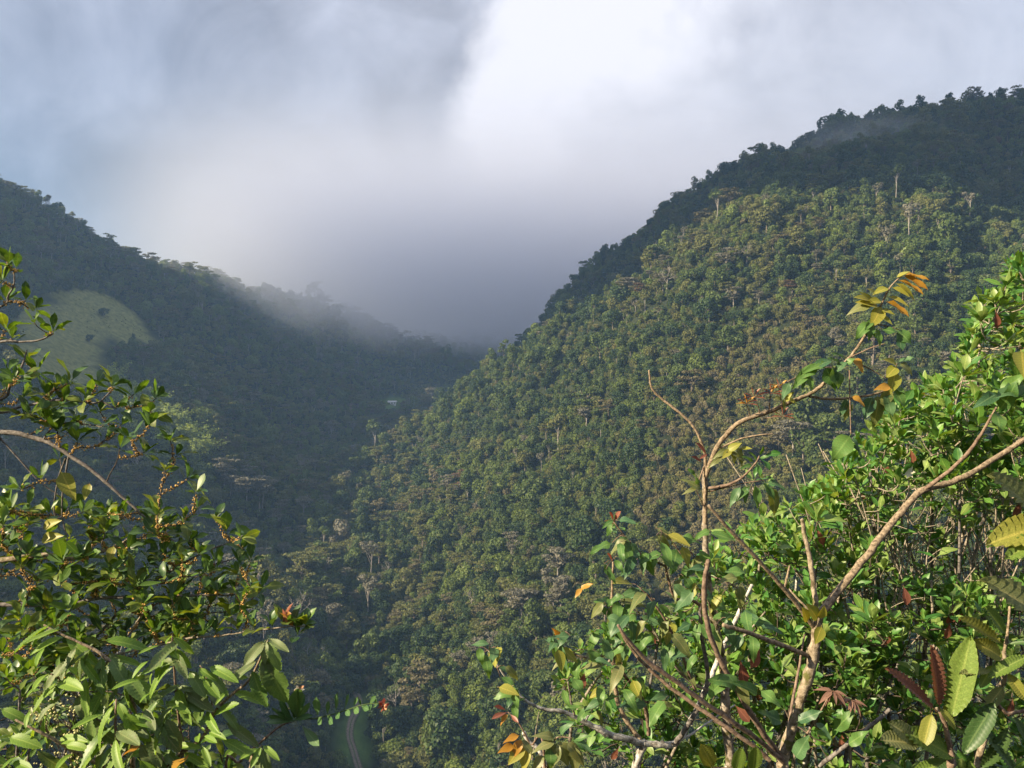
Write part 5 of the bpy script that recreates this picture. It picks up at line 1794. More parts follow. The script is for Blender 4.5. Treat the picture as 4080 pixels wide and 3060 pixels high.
br([P(695, 690, YD - .1), P(680, 650, YD - .14), P(664, 618, YD - .16), P(650, 598, YD - .18), P(640, 588, YD - .19)], [0.0055, 0.005, 0.004, 0.003, 0.002], B_RED, 'branch', 7)
br([P(702, 606, YD - .05), P(690, 600, YD - .06), P(675, 598, YD - .08), P(668, 578, YD - .1), P(665, 562, YD - .1), P(662, 532, YD - .1)], [0.006, 0.0055, 0.005, 0.0045, 0.004, 0.003], B_RED, 'branch', 7)
br([P(665, 566, YD - .1), P(644, 556, YD - .12), P(630, 543, YD - .13), P(614, 522, YD - .14)], [0.004, 0.0035, 0.003, 0.002], B_RED, 'branch', 6)
br([P(700, 570, YD - .1), P(683, 556, YD - .14), P(672, 540, YD - .15)], [0.003, 0.0025, 0.002], B_RED, 'branch', 6)
br([P(706, 575, YD), P(730, 583, YD - .05), P(748, 600, YD - .06), P(760, 625, YD - .06)], [0.003, 0.0028, 0.0024, 0.0018], B_RED, 'branch', 6)
br([P(672, 744, YD), P(690, 735, YD + .1), P(712, 720, YD + .15), P(735, 705, YD + .2)], [0.005, 0.0045, 0.004, 0.003], B_LICHEN, 'branch', 6)
br([P(690, 725, YD + .1), P(705, 690, YD + .15), P(722, 650, YD + .2), P(740, 610, YD + .22), P(752, 585, YD + .25)], [0.011, 0.010, 0.009, 0.0075, 0.006], B_LICHEN, 'branch', 8, knots=.25)
br([P(722, 650, YD + .2), P(745, 635, YD + .22), P(765, 612, YD + .22)], [0.005, 0.004, 0.003], B_PALETW, 'branch', 6)
# drooping leaves, several round each twig end and along the outer wood
clusters = [(489, 651, 7, 26), (497, 668, 4, 22), (508, 690, 4, 24), (516, 700, 4, 26), (556, 643, 9, 26), (575, 652, 4, 24), (565, 632, 5, 22), (601, 690, 3, 24), (568, 680, 4, 24),
            (613, 560, 5, 24), (614, 522, 7, 20), (630, 543, 6, 26), (622, 535, 4, 26), (644, 556, 6, 28), (662, 532, 6, 28), (668, 545, 4, 28), (655, 560, 4, 28), (672, 540, 5, 28), (690, 552, 4, 30),
            (612, 598, 5, 28), (608, 610, 5, 28), (600, 628, 4, 26), (619, 627, 6, 28), (628, 640, 4, 28), (640, 588, 6, 30), (652, 600, 5, 30), (664, 618, 4, 28), (650, 622, 5, 28), (656, 640, 4, 28),
            (608, 645, 5, 28), (618, 665, 4, 30), (630, 680, 4, 28), (640, 700, 4, 26), (602, 700, 4, 24), (680, 640, 5, 28), (690, 620, 4, 28), (700, 590, 5, 30), (712, 570, 4, 30), (732, 585, 5, 30), (748, 602, 4, 30),
            (760, 625, 5, 28), (680, 575, 4, 28), (625, 600, 4, 26), (690, 660, 4, 28), (665, 700, 4, 28), (720, 620, 4, 28), (735, 640, 4, 26), (590, 660, 3, 24), (588, 710, 3, 22), (640, 615, 4, 28)]
for (cx, cy, n, ln) in clusters:
    n = max(2, int(n * 0.8)); ln *= 0.82
    for k in range(n):
        c = P(cx + rnd.uniform(-11, 11), cy + rnd.uniform(-9, 9), YD - 0.14 + rnd.uniform(-0.08, 0.06))
        a = rnd.uniform(0, 6.28)
        d = Vector((math.cos(a) * 0.8, -abs(math.sin(a)) * 0.5, rnd.uniform(-1.0, 0.25)))
        yl = rnd.random()
        me = rnd.choice(LDROOP) if yl > 0.06 else rnd.choice(LYEL)
        T3.leaf(c, d, (rnd.uniform(-.5, .3), -0.55, 0.75), ln * rnd.uniform(0.75, 1.2) * YD / FPX, me, rnd.uniform(0.85, 1.2))
        T3.tw.append(tube_np([P(cx, cy, YD - .13), (P(cx, cy, YD - .13) + c) / 2 + Vector((0, 0, .004)), c], [0.0014, 0.0012, 0.001], 3))
for (bx, by, tx, ty, me) in [(580, 590, 592, 583, LORA[0]), (582, 588, 575, 596, LORA[1]), (614, 522, 610, 512, LRED[0]), (614, 522, 620, 511, LRED[0]), (614, 524, 605, 520, LORA[0]), (613, 562, 608, 553, LRED[0]), (560, 640, 553, 628, LORA[0])]:
    T3.leaf_to(P(bx, by, YD - .15), P(tx, ty, YD - .17), (0, -.6, .8), me, 1.0)
# dark red old leaves inside the crown
for (bx, by, tx, ty) in [(740, 660, 745, 685), (585, 672, 580, 690), (735, 705, 750, 722), (903, 585, 908, 605), (760, 648, 752, 668)]:
    T3.leaf_to(P(bx, by, YD - .1), P(tx, ty, YD - .12), (0.2, -1, .2), LRED[0], 1.3)
T3.finish(B_RED)

# ------------------------------------------------------------------ young plant at the bottom edge, orange shoots over pale leaves
T4 = Plant('young_plant', (0.06, 2.3, 0), 'small young plant with orange shoots and pale wilted leaves at the bottom edge', 'plant')
YP = 2.15
T4.branch([T4.base, P(545, 775, YP), P(530, 745, YP), P(520, 725, YP), P(508, 712, YP)], [0.006, 0.0045, 0.003, 0.0025, 0.0015], B_RED, 'stem', 6)
T4.branch([P(545, 775, YP), P(552, 752, YP - .03), P(556, 738, YP - .04), P(572, 738, YP - .05)], [0.004, 0.003, 0.0025, 0.0015], B_RED, 'stem', 6)
T4.branch([P(548, 790, YP), P(540, 752, YP + .05), P(529, 742, YP + .06), P(524, 733, YP + .06)], [0.008, 0.0075, 0.007, 0.007], B_LICHEN, 'stem', 7)
T4.branch([P(532, 760, YP + .03), P(536, 730, YP + .03), P(539, 712, YP + .03)], [0.002, 0.0016, 0.001], B_PALETW, 'stem', 5)
for (bx, by, tx, ty, w, me) in [(508, 712, 492, 718, .8, LRED[0]), (508, 713, 500, 725, .8, LORA[0]), (510, 714, 518, 722, .8, LRED[0]), (506, 710, 495, 706, .7, LRED[0]),
                                (520, 735, 503, 742, .9, LORA[0]), (522, 738, 512, 758, 1.0, LORA[1]), (525, 742, 508, 765, 1.1, LYEL[0]), (528, 745, 522, 772, 1.0, LYEL[1]), (520, 740, 535, 752, 1.0, LDROOP[2]), (515, 745, 498, 752, 1.0, LORA[0]),
                                (556, 742, 535, 745, 1.0, LDROOP[2]), (558, 740, 570, 765, 1.4, LDROOP[2]), (560, 742, 545, 768, 1.4, LDROOP[2]), (565, 742, 588, 760, 1.2, LDROOP[2]), (572, 740, 590, 735, 1.0, LDROOP[0]), (572, 738, 592, 748, 1.0, LDROOP[1]),
                                (555, 738, 540, 732, 1.0, LDROOP[2]), (560, 735, 568, 722, .9, LDROOP[1]), (545, 755, 530, 770, 1.2, LDROOP[2]), (575, 745, 575, 775, 1.2, LDROOP[2]), (550, 745, 552, 770, 1.3, LDROOP[4])]:
    T4.leaf_to(P(bx, by, YP - .04), P(tx, ty, YP - .07), (rnd.uniform(-.4, .3), -.6, .7), me, w)
T4.finish(B_RED)

# ------------------------------------------------------------------ bottom right: plants with big corrugated leaves


def Z7(x, y, Y):          # points of these two plants as measured on an enlargement of that corner
    return P(627.5 + x * 0.1793, 492 + y * 0.1793, Y)


T5 = Plant('corrugated_leaf_plant', (1.25, 2.15, 0), 'large leaved plant with ribbed yellow green and dark red blades in the bottom corner', 'plant')
YC = 2.05
T5.branch([T5.base, Z7(1800, 1700, YC), Z7(1820, 1560, YC), Z7(1800, 1440, YC), Z7(1770, 1300, YC), Z7(1740, 1220, YC)], [0.016, 0.012, 0.010, 0.009, 0.007, 0.005], B_RED, 'stem', 8)
T5.branch([Z7(1900, 1720, YC + .1), Z7(2010, 1300, YC + .1), Z7(2060, 1130, YC + .08), Z7(2100, 1050, YC + .06), Z7(2105, 960, YC + .05), Z7(2100, 890, YC + .05)], [0.012, 0.010, 0.009, 0.008, 0.008, 0.006], B_MOSS, 'stem', 8, knots=.2)
T5.branch([Z7(2100, 900, YC + .05), Z7(2120, 780, YC + .04), Z7(2132, 640, YC + .04)], [0.005, 0.004, 0.0035], B_TAN, 'stem', 7)
T5.branch([Z7(2060, 1180, YC + .1), Z7(2120, 1235, YC + .1), Z7(2230, 1215, YC + .1)], [0.007, 0.006, 0.006], B_RED, 'stem', 7)


def corr(plant, bx, by, tx, ty, me, w=1.0, n=(0, -0.8, 0.6), Yb=YC, Yt=None, f=Z7):
    plant.leaf_to(f(bx, by, Yb), f(tx, ty, (Yt or Yb - .03)), n, me, w)


corr(T5, 1725, 1225, 1465, 975, LCORRR[0], 0.95, (0.5, -0.6, 0.6))
corr(T5, 1738, 1215, 1738, 880, LCORRR[1], 1.0, (0.3, -1, 0.1))
corr(T5, 1800, 1290, 1912, 815, LCORR[0], 1.0, (-0.6, -0.9, 0.1))
corr(T5, 1840, 1490, 1590, 1310, LCORR[1], 1.2, (-0.3, -0.6, 0.8))
corr(T5, 1640, 1405, 1425, 1365, LCORRP[0], 1.35, (0.1, -0.5, 0.9))
corr(T5, 1620, 1400, 1505, 1290, LCORRP[1], 1.3, (0.2, -0.8, 0.5))
corr(T5, 1700, 1225, 1650, 1420, LCORRY[0], 1.3, (-0.5, -0.8, 0.2))
corr(T5, 1730, 1200, 1850, 1310, LCORRY[1], 1.2, (0.2, -0.7, 0.7))
corr(T5, 2060, 1150, 1880, 1460, LCORRD[0], 1.15, (-0.3, -0.8, 0.4))
corr(T5, 2060, 1150, 1930, 1420, LCORRD[1], 1.1, (0.3, -0.8, 0.5), YC + .05)
corr(T5, 2130, 1300, 2020, 1560, LCORRD[1], 1.15, (0.2, -0.8, 0.5))
corr(T5, 1960, 1300, 2200, 1560, LCORRD[0], 1.1, (0.4, -0.8, 0.5))
corr(T5, 2095, 850, 1885, 690, LCORRY[0], 0.9, (0.4, -0.7, 0.6))
corr(T5, 2115, 800, 2018, 640, LCORR[0], 1.3, (0.5, -0.8, 0.3))
corr(T5, 2095, 930, 1985, 830, LCORRY[1], 1.5, (0.3, -0.8, 0.5))
corr(T5, 2110, 1000, 2240, 1170, LCORRY[0], 1.1, (-0.3, -0.8, 0.4))
corr(T5, 2240, 910, 2030, 1005, LCORR[1], 0.9, (0.1, -0.6, 0.8))
corr(T5, 2040, 1000, 1860, 995, LCORRP[0], 0.7, (0.1, -0.4, 0.9))
corr(T5, 2120, 850, 2240, 830, LCORRD[0], 0.9, (0.1, -0.6, 0.8))
corr(T5, 1850, 1500, 1700, 1600, LCORRD[1], 1.2, (0, -0.6, 0.8))
corr(T5, 1830, 1500, 1600, 1540, LCORR[1], 1.0, (0, -0.5, 0.9), YC + .03)
corr(T5, 480, 1540, 420, 1420, LCORRY[0], 1.6, (0, -1, 0.3), YC + .05)
corr(T5, 700, 1560, 720, 1430, LCORR[0], 1.7, (0, -1, 0.3), YC + .05)
corr(T5, 600, 1560, 640, 1450, LCORR[1], 1.6, (0, -1, 0.3), YC + .05)
corr(T5, 1990, 1480, 2160, 1700, LCORRD[1], 1.1, (0.2, -0.7, 0.6), YC + .02)
corr(T5, 1900, 1480, 1960, 1680, LCORR[0], 1.1, (0.1, -0.8, 0.6), YC + .02)
corr(T5, 1760, 1290, 1840, 1120, LCORRY[0], 1.0, (-0.2, -0.9, 0.3), YC + .03)
corr(T5, 2100, 1080, 2010, 1200, LCORRP[1], 1.1, (-0.3, -0.8, 0.5), YC + .04)
corr(T5, 2150, 1240, 2260, 1420, LCORRD[0], 1.2, (0.2, -0.8, 0.5), YC + .08)
corr(T5, 2040, 960, 1975, 1080, LCORR[1], 1.2, (-0.4, -0.8, 0.4), YC + .03)
T5.branch([Z7(520, 1700, YC + .1), Z7(600, 1560, YC + .06), Z7(480, 1540, YC + .05)], [0.005, 0.004, 0.003], B_RED, 'stem', 6)
T5.branch([Z7(600, 1560, YC + .06), Z7(700, 1560, YC + .05)], [0.004, 0.003], B_RED, 'stem', 6)
T5.finish(B_RED)

T6 = Plant('corrugated_leaf_plant', (1.75, 2.2, 0), 'ribbed pale blades reaching in from the right side above the corner plant', 'plant')
T6.branch([T6.base, P(1110, 620, 2.3), P(1075, 540, 2.3), P(1060, 470, 2.3)], [0.014, 0.01, 0.008, 0.006], B_RED, 'stem', 7)
for (bx, by, tx, ty, w, me) in [(1062, 530, 999, 470, 1.1, LCORRP[0]), (1072, 520, 1000, 530, 1.1, LCORRY[1]), (1070, 520, 1008, 556, 1.0, LCORR[0]), (1070, 640, 1008, 572, 1.0, LCORRP[1]), (1066, 470, 1060, 400, 1.2, LCORR[1]), (1072, 560, 1130, 540, 1.2, LCORR[0]), (1066, 480, 1120, 430, 1.2, LCORRY[0])]:
    T6.leaf_to(P(bx, by, 2.25), P(tx, ty, 2.2), (0.2, -0.7, 0.7), me, w)
    T6.twig(P(1075, 540, 2.3).lerp(P(bx, by, 2.25), 0.05), P(bx, by, 2.25), 0.004, 0.003)
T6.finish(B_RED)
# ------------------------------------------------------------------ left: tree with glossy rosettes and orange buds along its twigs
G1 = Plant('budding_tree', (-2.6, 3.3, 0), 'grey branched tree at the left edge with glossy leaves and orange buds along its twigs', 'tree')
YL = 3.0
G1.to_ground(P(-190, 640, 3.2), 0.045, B_GREY)
G1.branch([P(-190, 640, 3.2), P(-175, 520, 3.2), P(-165, 400, 3.2), P(-150, 280, 3.25), P(-120, 170, 3.3)], [0.045, 0.04, 0.034, 0.024, 0.012], B_GREY, 'trunk', 10, knots=.15)
gb = G1.branch
gb([P(-178, 500, 3.2), P(-90, 440, 3.08), P(0, 432, 3.0), P(37, 439, 2.98), P(52, 444, 2.97), P(69, 455, 2.96), P(90, 469, 2.95), P(110, 486, 2.94), P(127, 501, 2.94), P(143, 516, 2.94), P(159, 532, 2.95), P(174, 541, 2.96)],
   [0.016, 0.0125, 0.0105, 0.0098, 0.0093, 0.0088, 0.0082, 0.0072, 0.006, 0.005, 0.004, 0.0025], B_GREY, 'branch', 9, knots=.12)
gb([P(-185, 590, 3.2), P(-80, 565, 3.1), P(0, 560, 3.02), P(42, 555, 3.0), P(74, 558, 3.0), P(106, 550, 3.0), P(122, 543, 3.0), P(140, 531, 3.0)], [0.016, 0.014, 0.011, 0.011, 0.0105, 0.008, 0.005, 0.003], B_MOSS, 'branch', 8, knots=.4)
gb([P(-188, 640, 3.2), P(-80, 608, 3.1), P(0, 605, 3.05), P(67, 604, 3.05), P(101, 598, 3.05), P(151, 597, 3.05), P(207, 595, 3.06), P(233, 595, 3.06), P(252, 590, 3.06)], [0.014, 0.012, 0.010, 0.0095, 0.008, 0.006, 0.0045, 0.003, 0.002], B_GREY, 'branch', 8, knots=.15)
gb([P(94, 640, 3.1), P(134, 596, 3.1), P(158, 579, 3.1), P(202, 553, 3.1), P(228, 543, 3.1), P(246, 534, 3.1)], [0.0065, 0.006, 0.005, 0.004, 0.003, 0.002], B_GREY, 'branch', 7)
gb([P(60, 690, 3.15), P(94, 640, 3.1)], [0.008, 0.0065], B_GREY, 'branch', 7)
gb([P(80, 700, 3.15), P(111, 657, 3.05), P(130, 632, 3.05), P(148, 606, 3.05)], [0.006, 0.005, 0.0045, 0.0035], B_PALETW, 'branch', 7)
gb([P(85, 672, 3.1), P(111, 657, 3.0), P(151, 647, 2.95), P(190, 638, 2.9), P(218, 636, 2.88), P(252, 631, 2.86), P(285, 627, 2.85), P(305, 626, 2.85)], [0.006, 0.0055, 0.005, 0.0045, 0.004, 0.0035, 0.0028, 0.0018], B_PALETW, 'branch', 7)
gb([P(-168, 430, 3.2), P(-80, 425, 3.05), P(0, 413, 2.95), P(16, 408, 2.93), P(35, 404, 2.92), P(64, 400, 2.92), P(95, 403, 2.92), P(106, 396, 2.92), P(112, 389, 2.92)], [0.012, 0.009, 0.006, 0.0055, 0.005, 0.0045, 0.004, 0.003, 0.002], B_GREY, 'branch', 7)
gb([P(-165, 400, 3.2), P(-70, 420, 3.05), P(0, 400, 2.95), P(10, 386, 2.93), P(22, 366, 2.92), P(27, 350, 2.92)], [0.012, 0.008, 0.006, 0.0055, 0.0045, 0.003], B_GREY, 'branch', 7)
gb([P(-160, 360, 3.2), P(-70, 360, 3.05), P(0, 342, 2.95), P(20, 342, 2.93), P(40, 340, 2.92), P(53, 333, 2.92)], [0.012, 0.008, 0.0055, 0.005, 0.004, 0.0025], B_GREY, 'branch', 7)
gb([P(-152, 290, 3.2), P(-70, 330, 3.05), P(0, 307, 2.95), P(8, 296, 2.93), P(14, 285, 2.92), P(14, 272, 2.92)], [0.012, 0.007, 0.005, 0.0045, 0.0035, 0.0025], B_GREY, 'branch', 7)
gb([P(69, 455, 2.96), P(66, 470, 2.94), P(63, 490, 2.94), P(62, 515, 2.95), P(68, 540, 2.96)], [0.0045, 0.004, 0.0035, 0.003, 0.002], B_GREY, 'branch', 6)
gb([P(66, 458, 2.96), P(58, 480, 3.0), P(54, 510, 3.0), P(60, 530, 3.0)], [0.0045, 0.004, 0.003, 0.002], B_GREY, 'branch', 6)
gb([P(0, 438, 3.05), P(20, 460, 3.05), P(40, 482, 3.05), P(60, 496, 3.05)], [0.004, 0.0035, 0.003, 0.002], B_GREY, 'branch', 6)
gb([P(44, 439, 2.97), P(52, 428, 2.95), P(66, 423, 2.94), P(90, 425, 2.94)], [0.0045, 0.004, 0.0035, 0.002], B_GREY, 'branch', 6)
# rosettes measured one by one, then filling between them
spots = [(16, 268), (8, 262), (26, 300), (36, 308), (53, 331), (34, 322), (12, 338), (28, 358), (38, 372), (15, 380), (56, 388), (70, 383), (97, 383), (134, 394), (117, 408), (150, 412), (156, 398), (132, 408), (104, 424), (76, 420), (50, 424), (30, 414),
         (165, 470), (188, 478), (176, 456), (145, 452), (120, 448), (196, 492), (104, 440), (130, 438), (60, 458), (20, 488), (40, 478), (198, 508), (184, 520), (216, 518), (226, 533), (241, 538), (6, 300), (45, 395), (88, 398), (112, 386), (64, 402),
         (8, 372), (22, 398), (150, 424), (170, 440), (6, 330), (2, 280)]
tips = [P(x, y, rnd.uniform(2.84, 3.05)) for x, y in spots]
tips += sample_poly([(0, 500), (60, 505), (110, 500), (150, 510), (195, 530), (250, 552), (268, 590), (245, 622), (180, 645), (100, 665), (0, 690)], 230, 2.85, 3.3, np.random.default_rng(31))
tips += sample_poly([(0, 372), (60, 380), (110, 400), (150, 425), (130, 445), (60, 445), (0, 430)], 14, 2.85, 3.1, np.random.default_rng(32))
tips += sample_poly([(-330, 240), (0, 250), (0, 640), (-330, 640)], 80, 2.7, 3.9, np.random.default_rng(33))
tips += sample_poly([(-520, 60), (-60, 60), (-40, 250), (-520, 400)], 40, 2.9, 4.3, np.random.default_rng(34))
dirs = G1.grow(tips, 0.004, up=0.2)
for t, d in zip(tips, dirs):
    ax = (d * 0.7 + Vector((0.10, -0.12, 0.75)) + Vector(rp.normal(0, 0.2, 3))).normalized()
    off = t.x / t.y * FPX + 512 < -20
    G1.rosette(t, ax, rnd.randint(4, 7), 0.080 * rnd.uniform(0.8, 1.15), LG, spread=(18, 82))
# upright leaf groups along the low pale branch
for (x, y, red) in [(188, 636, 0), (203, 634, 0), (198, 612, 0), (238, 629, 0), (254, 628, 0), (272, 626, 0), (283, 624, 1), (293, 625, 1), (302, 625, 0), (306, 626, 0), (178, 640, 0), (298, 634, 0)]:
    G1.rosette(P(x, y, 2.86), (rnd.uniform(-.2, .2), -.15, 1), 5, 0.075, LG[:3] + ([LRED[0], LORA[0]] if red else []), spread=(10, 55))
# orange buds crowd the twigs
for pts in G1.twigs_log:
    c = pts[2]
    if c.x / c.y * FPX + 512 < -30 or rnd.random() < 0.12: continue
    for i in range(len(pts) - 1):
        for k in range(7):
            q = pts[i].lerp(pts[i + 1], rnd.random()) + Vector(rp.normal(0, 0.0042, 3))
            if (pts[-1] - q).length < 0.012: continue
            G1.buds.append((q, rnd.uniform(0.0026, 0.0046)))
for (bx, by, tx, ty, w) in [(90, 482, 84, 500, 1.1), (42, 528, 60, 520, .9), (40, 540, 62, 535, .9), (114, 545, 108, 562, 1.2), (60, 470, 75, 500, 1.0)]:
    G1.leaf_to(P(bx, by, 2.93), P(tx, ty, 2.9), (0.1, -0.9, 0.5), LYEL[0], w)
G1.finish(B_DARKTW, M_BUD)

# ------------------------------------------------------------------ lower left: bush of long serrated drooping leaves
G2 = Plant('serrated_leaf_bush', (-1.15, 2.5, 0), 'bush of long serrated yellow green drooping leaves in the lower left corner', 'bush')
YG = 2.3


def Z8(x, y, Y):
    return P(x * 0.1021, 602.4 + y * 0.1021, Y)


gb = G2.branch
gb([G2.base, Z8(1500, 1720, YG), Z8(1620, 1610, YG), Z8(1800, 1460, YG), Z8(2000, 1300, YG - .02), Z8(2120, 1050, YG - .03), Z8(2300, 880, YG - .04), P(250, 679, YG - .05), P(262, 655, YG - .05), P(268, 640, YG - .05)], [0.013, 0.010, 0.008, 0.0072, 0.0065, 0.0055, 0.005, 0.0042, 0.0035, 0.0022], B_TAN, 'stem', 8)
gb([Z8(1770, 1480, YG), Z8(1795, 1400, YG - .02), Z8(1760, 1200, YG - .03), Z8(1725, 900, YG - .04), Z8(1705, 620, YG - .05), Z8(1685, 320, YG - .05)], [0.005, 0.0048, 0.0044, 0.004, 0.0034, 0.0022], B_RED, 'stem', 7)
gb([G2.base, Z8(1160, 1800, YG - .05), Z8(1165, 1600, YG - .06), Z8(1150, 1400, YG - .07), Z8(1130, 1200, YG - .08), Z8(1140, 950, YG - .08)], [0.011, 0.008, 0.006, 0.0052, 0.0046, 0.003], B_RED, 'stem', 7)
gb([G2.base, Z8(1300, 1750, YG + .1), Z8(1350, 1300, YG + .08), Z8(1290, 920, YG + .05), Z8(1210, 730, YG + .03), Z8(1100, 590, YG), Z8(900, 450, YG), Z8(640, 330, YG), Z8(430, 220, YG)], [0.012, 0.009, 0.007, 0.0062, 0.006, 0.0055, 0.005, 0.004, 0.0025], B_TAN, 'stem', 7)
gb([Z8(1250, 1700, YG + .1), Z8(1000, 1200, YG + .05), Z8(750, 910, YG), Z8(600, 760, YG - .02), Z8(500, 700, YG - .03)], [0.008, 0.006, 0.005, 0.004, 0.0025], B_TAN, 'stem', 7)
gb([Z8(1250, 1720, YG + .1), Z8(800, 1500, YG), Z8(450, 1300, YG - .05), Z8(150, 1150, YG - .05)], [0.007, 0.006, 0.005, 0.003], B_TAN, 'stem', 7)
gb([G2.base, P(245, 790, YG - .05), P(250, 762, YG - .06), P(262, 745, YG - .06)], [0.008, 0.005, 0.004, 0.002], B_TAN, 'stem', 7)
gb([Z8(2050, 1250, YG - .02), Z8(2080, 1000, YG), Z8(2010, 700, YG), Z8(1960, 620, YG)], [0.004, 0.0035, 0.003, 0.002], B_TAN, 'stem', 6)


def drape(rows, me, Y):
    for (bx, by, tx, ty, w) in rows:
        b, t = Z8(bx, by, Y + rnd.uniform(-.02, .02)), Z8(tx, ty, Y - 0.04 + rnd.uniform(-.03, .02))
        side = 1 if tx > bx else -1
        G2.leaf_to(b, t, (side * 0.12 - 0.3 + rnd.uniform(-.25, .25), -0.6, 0.75), rnd.choice(me), w)


drape([(490, 215, 280, 400, .9), (600, 260, 215, 385, .8), (480, 215, 110, 470, .8), (640, 330, 270, 460, 1.0), (440, 440, 320, 580, 1.2)], LLONG, YG - .05)
drape([(560, 770, 300, 1060, 1.1), (480, 700, 300, 760, 1.1), (400, 800, 245, 890, 1.2), (300, 1060, 215, 1180, 1.1), (560, 780, 740, 790, 1.2), (490, 700, 400, 810, 1.0)], LLONG, YG - .06)
drape([(1690, 390, 1430, 720, 1.0), (1560, 420, 1350, 490, 1.0), (1460, 570, 1270, 680, 1.2), (1370, 760, 1100, 800, 1.1), (1520, 870, 1360, 910, 1.2), (1690, 330, 1600, 370, 1.0), (1500, 680, 1430, 810, 1.2), (1620, 440, 1690, 480, 1.0)], LLONG, YG - .07)
drape([(1690, 330, 1880, 480, 1.0), (1720, 440, 1850, 650, 1.2), (1940, 640, 2110, 750, 1.0), (2040, 630, 2260, 690, 1.0), (1980, 730, 2150, 930, 1.2), (1950, 650, 2000, 760, 1.0)], LLONG, YG - .06)
drape([(1130, 1000, 840, 1380, 1.1), (1110, 1010, 1000, 1120, 1.1), (1010, 1090, 690, 1220, 1.0), (1150, 970, 1250, 1180, 1.1), (1200, 1060, 1420, 1400, 1.3), (1140, 1110, 1040, 1130, 1.0), (1130, 960, 1060, 1000, 1.0)], LLONG, YG - .09)
drape([(1690, 850, 1480, 770, 1.1), (1590, 570, 1690, 560, 1.0), (1690, 850, 1340, 1100, .8), (1740, 900, 1960, 1020, 1.4), (1780, 860, 2090, 1050, 1.0), (1730, 840, 1870, 830, 1.0), (1850, 660, 1985, 880, 1.2), (1700, 1010, 1500, 1150, 1.2)], LLONGO, YG - .04)
drape([(900, 440, 640, 740, 1.3), (760, 420, 560, 760, 1.2), (880, 480, 720, 700, 1.2), (930, 620, 880, 860, 1.2), (1000, 520, 940, 860, 1.4), (1080, 520, 1220, 780, 1.3), (1100, 600, 1030, 900, 1.2), (620, 900, 330, 1160, 1.1), (760, 900, 760, 1110, 1.3),
       (860, 900, 920, 1010, 1.3), (900, 1000, 1000, 1090, 1.2)], LLONGO, YG + .0)
drape([(1120, 1200, 690, 1560, 1.1), (1060, 1370, 880, 1590, 1.2), (1140, 1380, 920, 1620, 1.0), (1150, 1180, 1270, 1300, 1.2), (1240, 1150, 1440, 1310, 1.1), (1420, 1030, 1500, 1240, 1.2), (1490, 1100, 1620, 1380, 1.1), (1540, 1150, 1680, 1440, 1.2), (1370, 1380, 1500, 1600, 1.3),
       (1350, 1420, 1180, 1560, 1.1), (1450, 1290, 1560, 1620, 1.3), (1620, 1120, 1760, 1420, 1.2)], LLONGO, YG - .06)
drape([(1830, 1510, 1680, 1640, 1.3), (1400, 1400, 1200, 1480, 1.1)], LORA, YG - .07)
drape([(2040, 1260, 2170, 1310, 1.0), (1990, 1310, 2110, 1360, 1.0), (1980, 1400, 2060, 1600, 1.1), (1940, 1290, 1930, 1350, 1.2), (1960, 1220, 2000, 1240, 1.0)], LLONG, YG - .06)
drape([(80, 1320, 320, 1350, 1.2), (0, 1040, 230, 1130, 1.2), (200, 1500, 0, 1560, 1.2), (560, 1350, 780, 1320, 1.0), (720, 1480, 540, 1540, 1.1), (120, 1560, 300, 1620, 1.2), (640, 1400, 800, 1390, 1.0)], LLONG, YG - .03)
# more hanging blades along the stems, filling the bush
rl = np.random.default_rng(61)
hang = [q for q in G2.nodes if 590 < 384 - q.z / q.y * FPX < 775 and -10 < 512 + q.x / q.y * FPX < 232]
for k in range(80):
    q = hang[int(rl.integers(len(hang)))] + Vector(rl.normal(0, 0.025, 3))
    d = Vector((rl.normal(0, 0.7), rl.normal(-0.25, 0.35), rl.uniform(-1.0, 0.1)))
    L_ = rl.uniform(28, 46) * YG / FPX
    G2.leaf(q, d, (rl.normal(-.3, .35), -0.5, 0.8), L_, rnd.choice(LLONG if rl.uniform() < 0.5 else LLONGO), rl.uniform(0.85, 1.15))
# leaves at the two right hand shoots
for (bx, by, tx, ty, w, me) in [(266, 640, 243, 664, 1.5, LLONGO[0]), (266, 640, 262, 660, 1.3, LLONGO[2]), (267, 640, 280, 668, 1.2, LLONGO[1]), (268, 638, 288, 650, 1.0, LLONGO[0]), (262, 650, 282, 705, 1.4, LLONGO[1]), (252, 668, 262, 708, 1.2, LLONGO[1]), (258, 660, 230, 680, 1.2, LLONGO[0]), (250, 678, 222, 676, 1.0, LLONG[0]),
                                (264, 655, 270, 690, 1.3, LLONGO[2]), (262, 745, 250, 768, 1.2, LLONG[0]), (262, 745, 278, 757, 1.0, LLONG[1]), (260, 748, 240, 756, 1.0, LLONG[1]), (262, 748, 268, 775, 1.2, LLONGO[2]), (255, 752, 262, 778, 1.2, LLONGO[0]), (230, 690, 215, 700, .9, LLONG[2])]:
    G2.leaf_to(P(bx, by, YG - .06), P(tx, ty, YG - .1), (rnd.uniform(-.3, .3), -0.7, 0.7), me, w)
G2.finish(B_TAN)

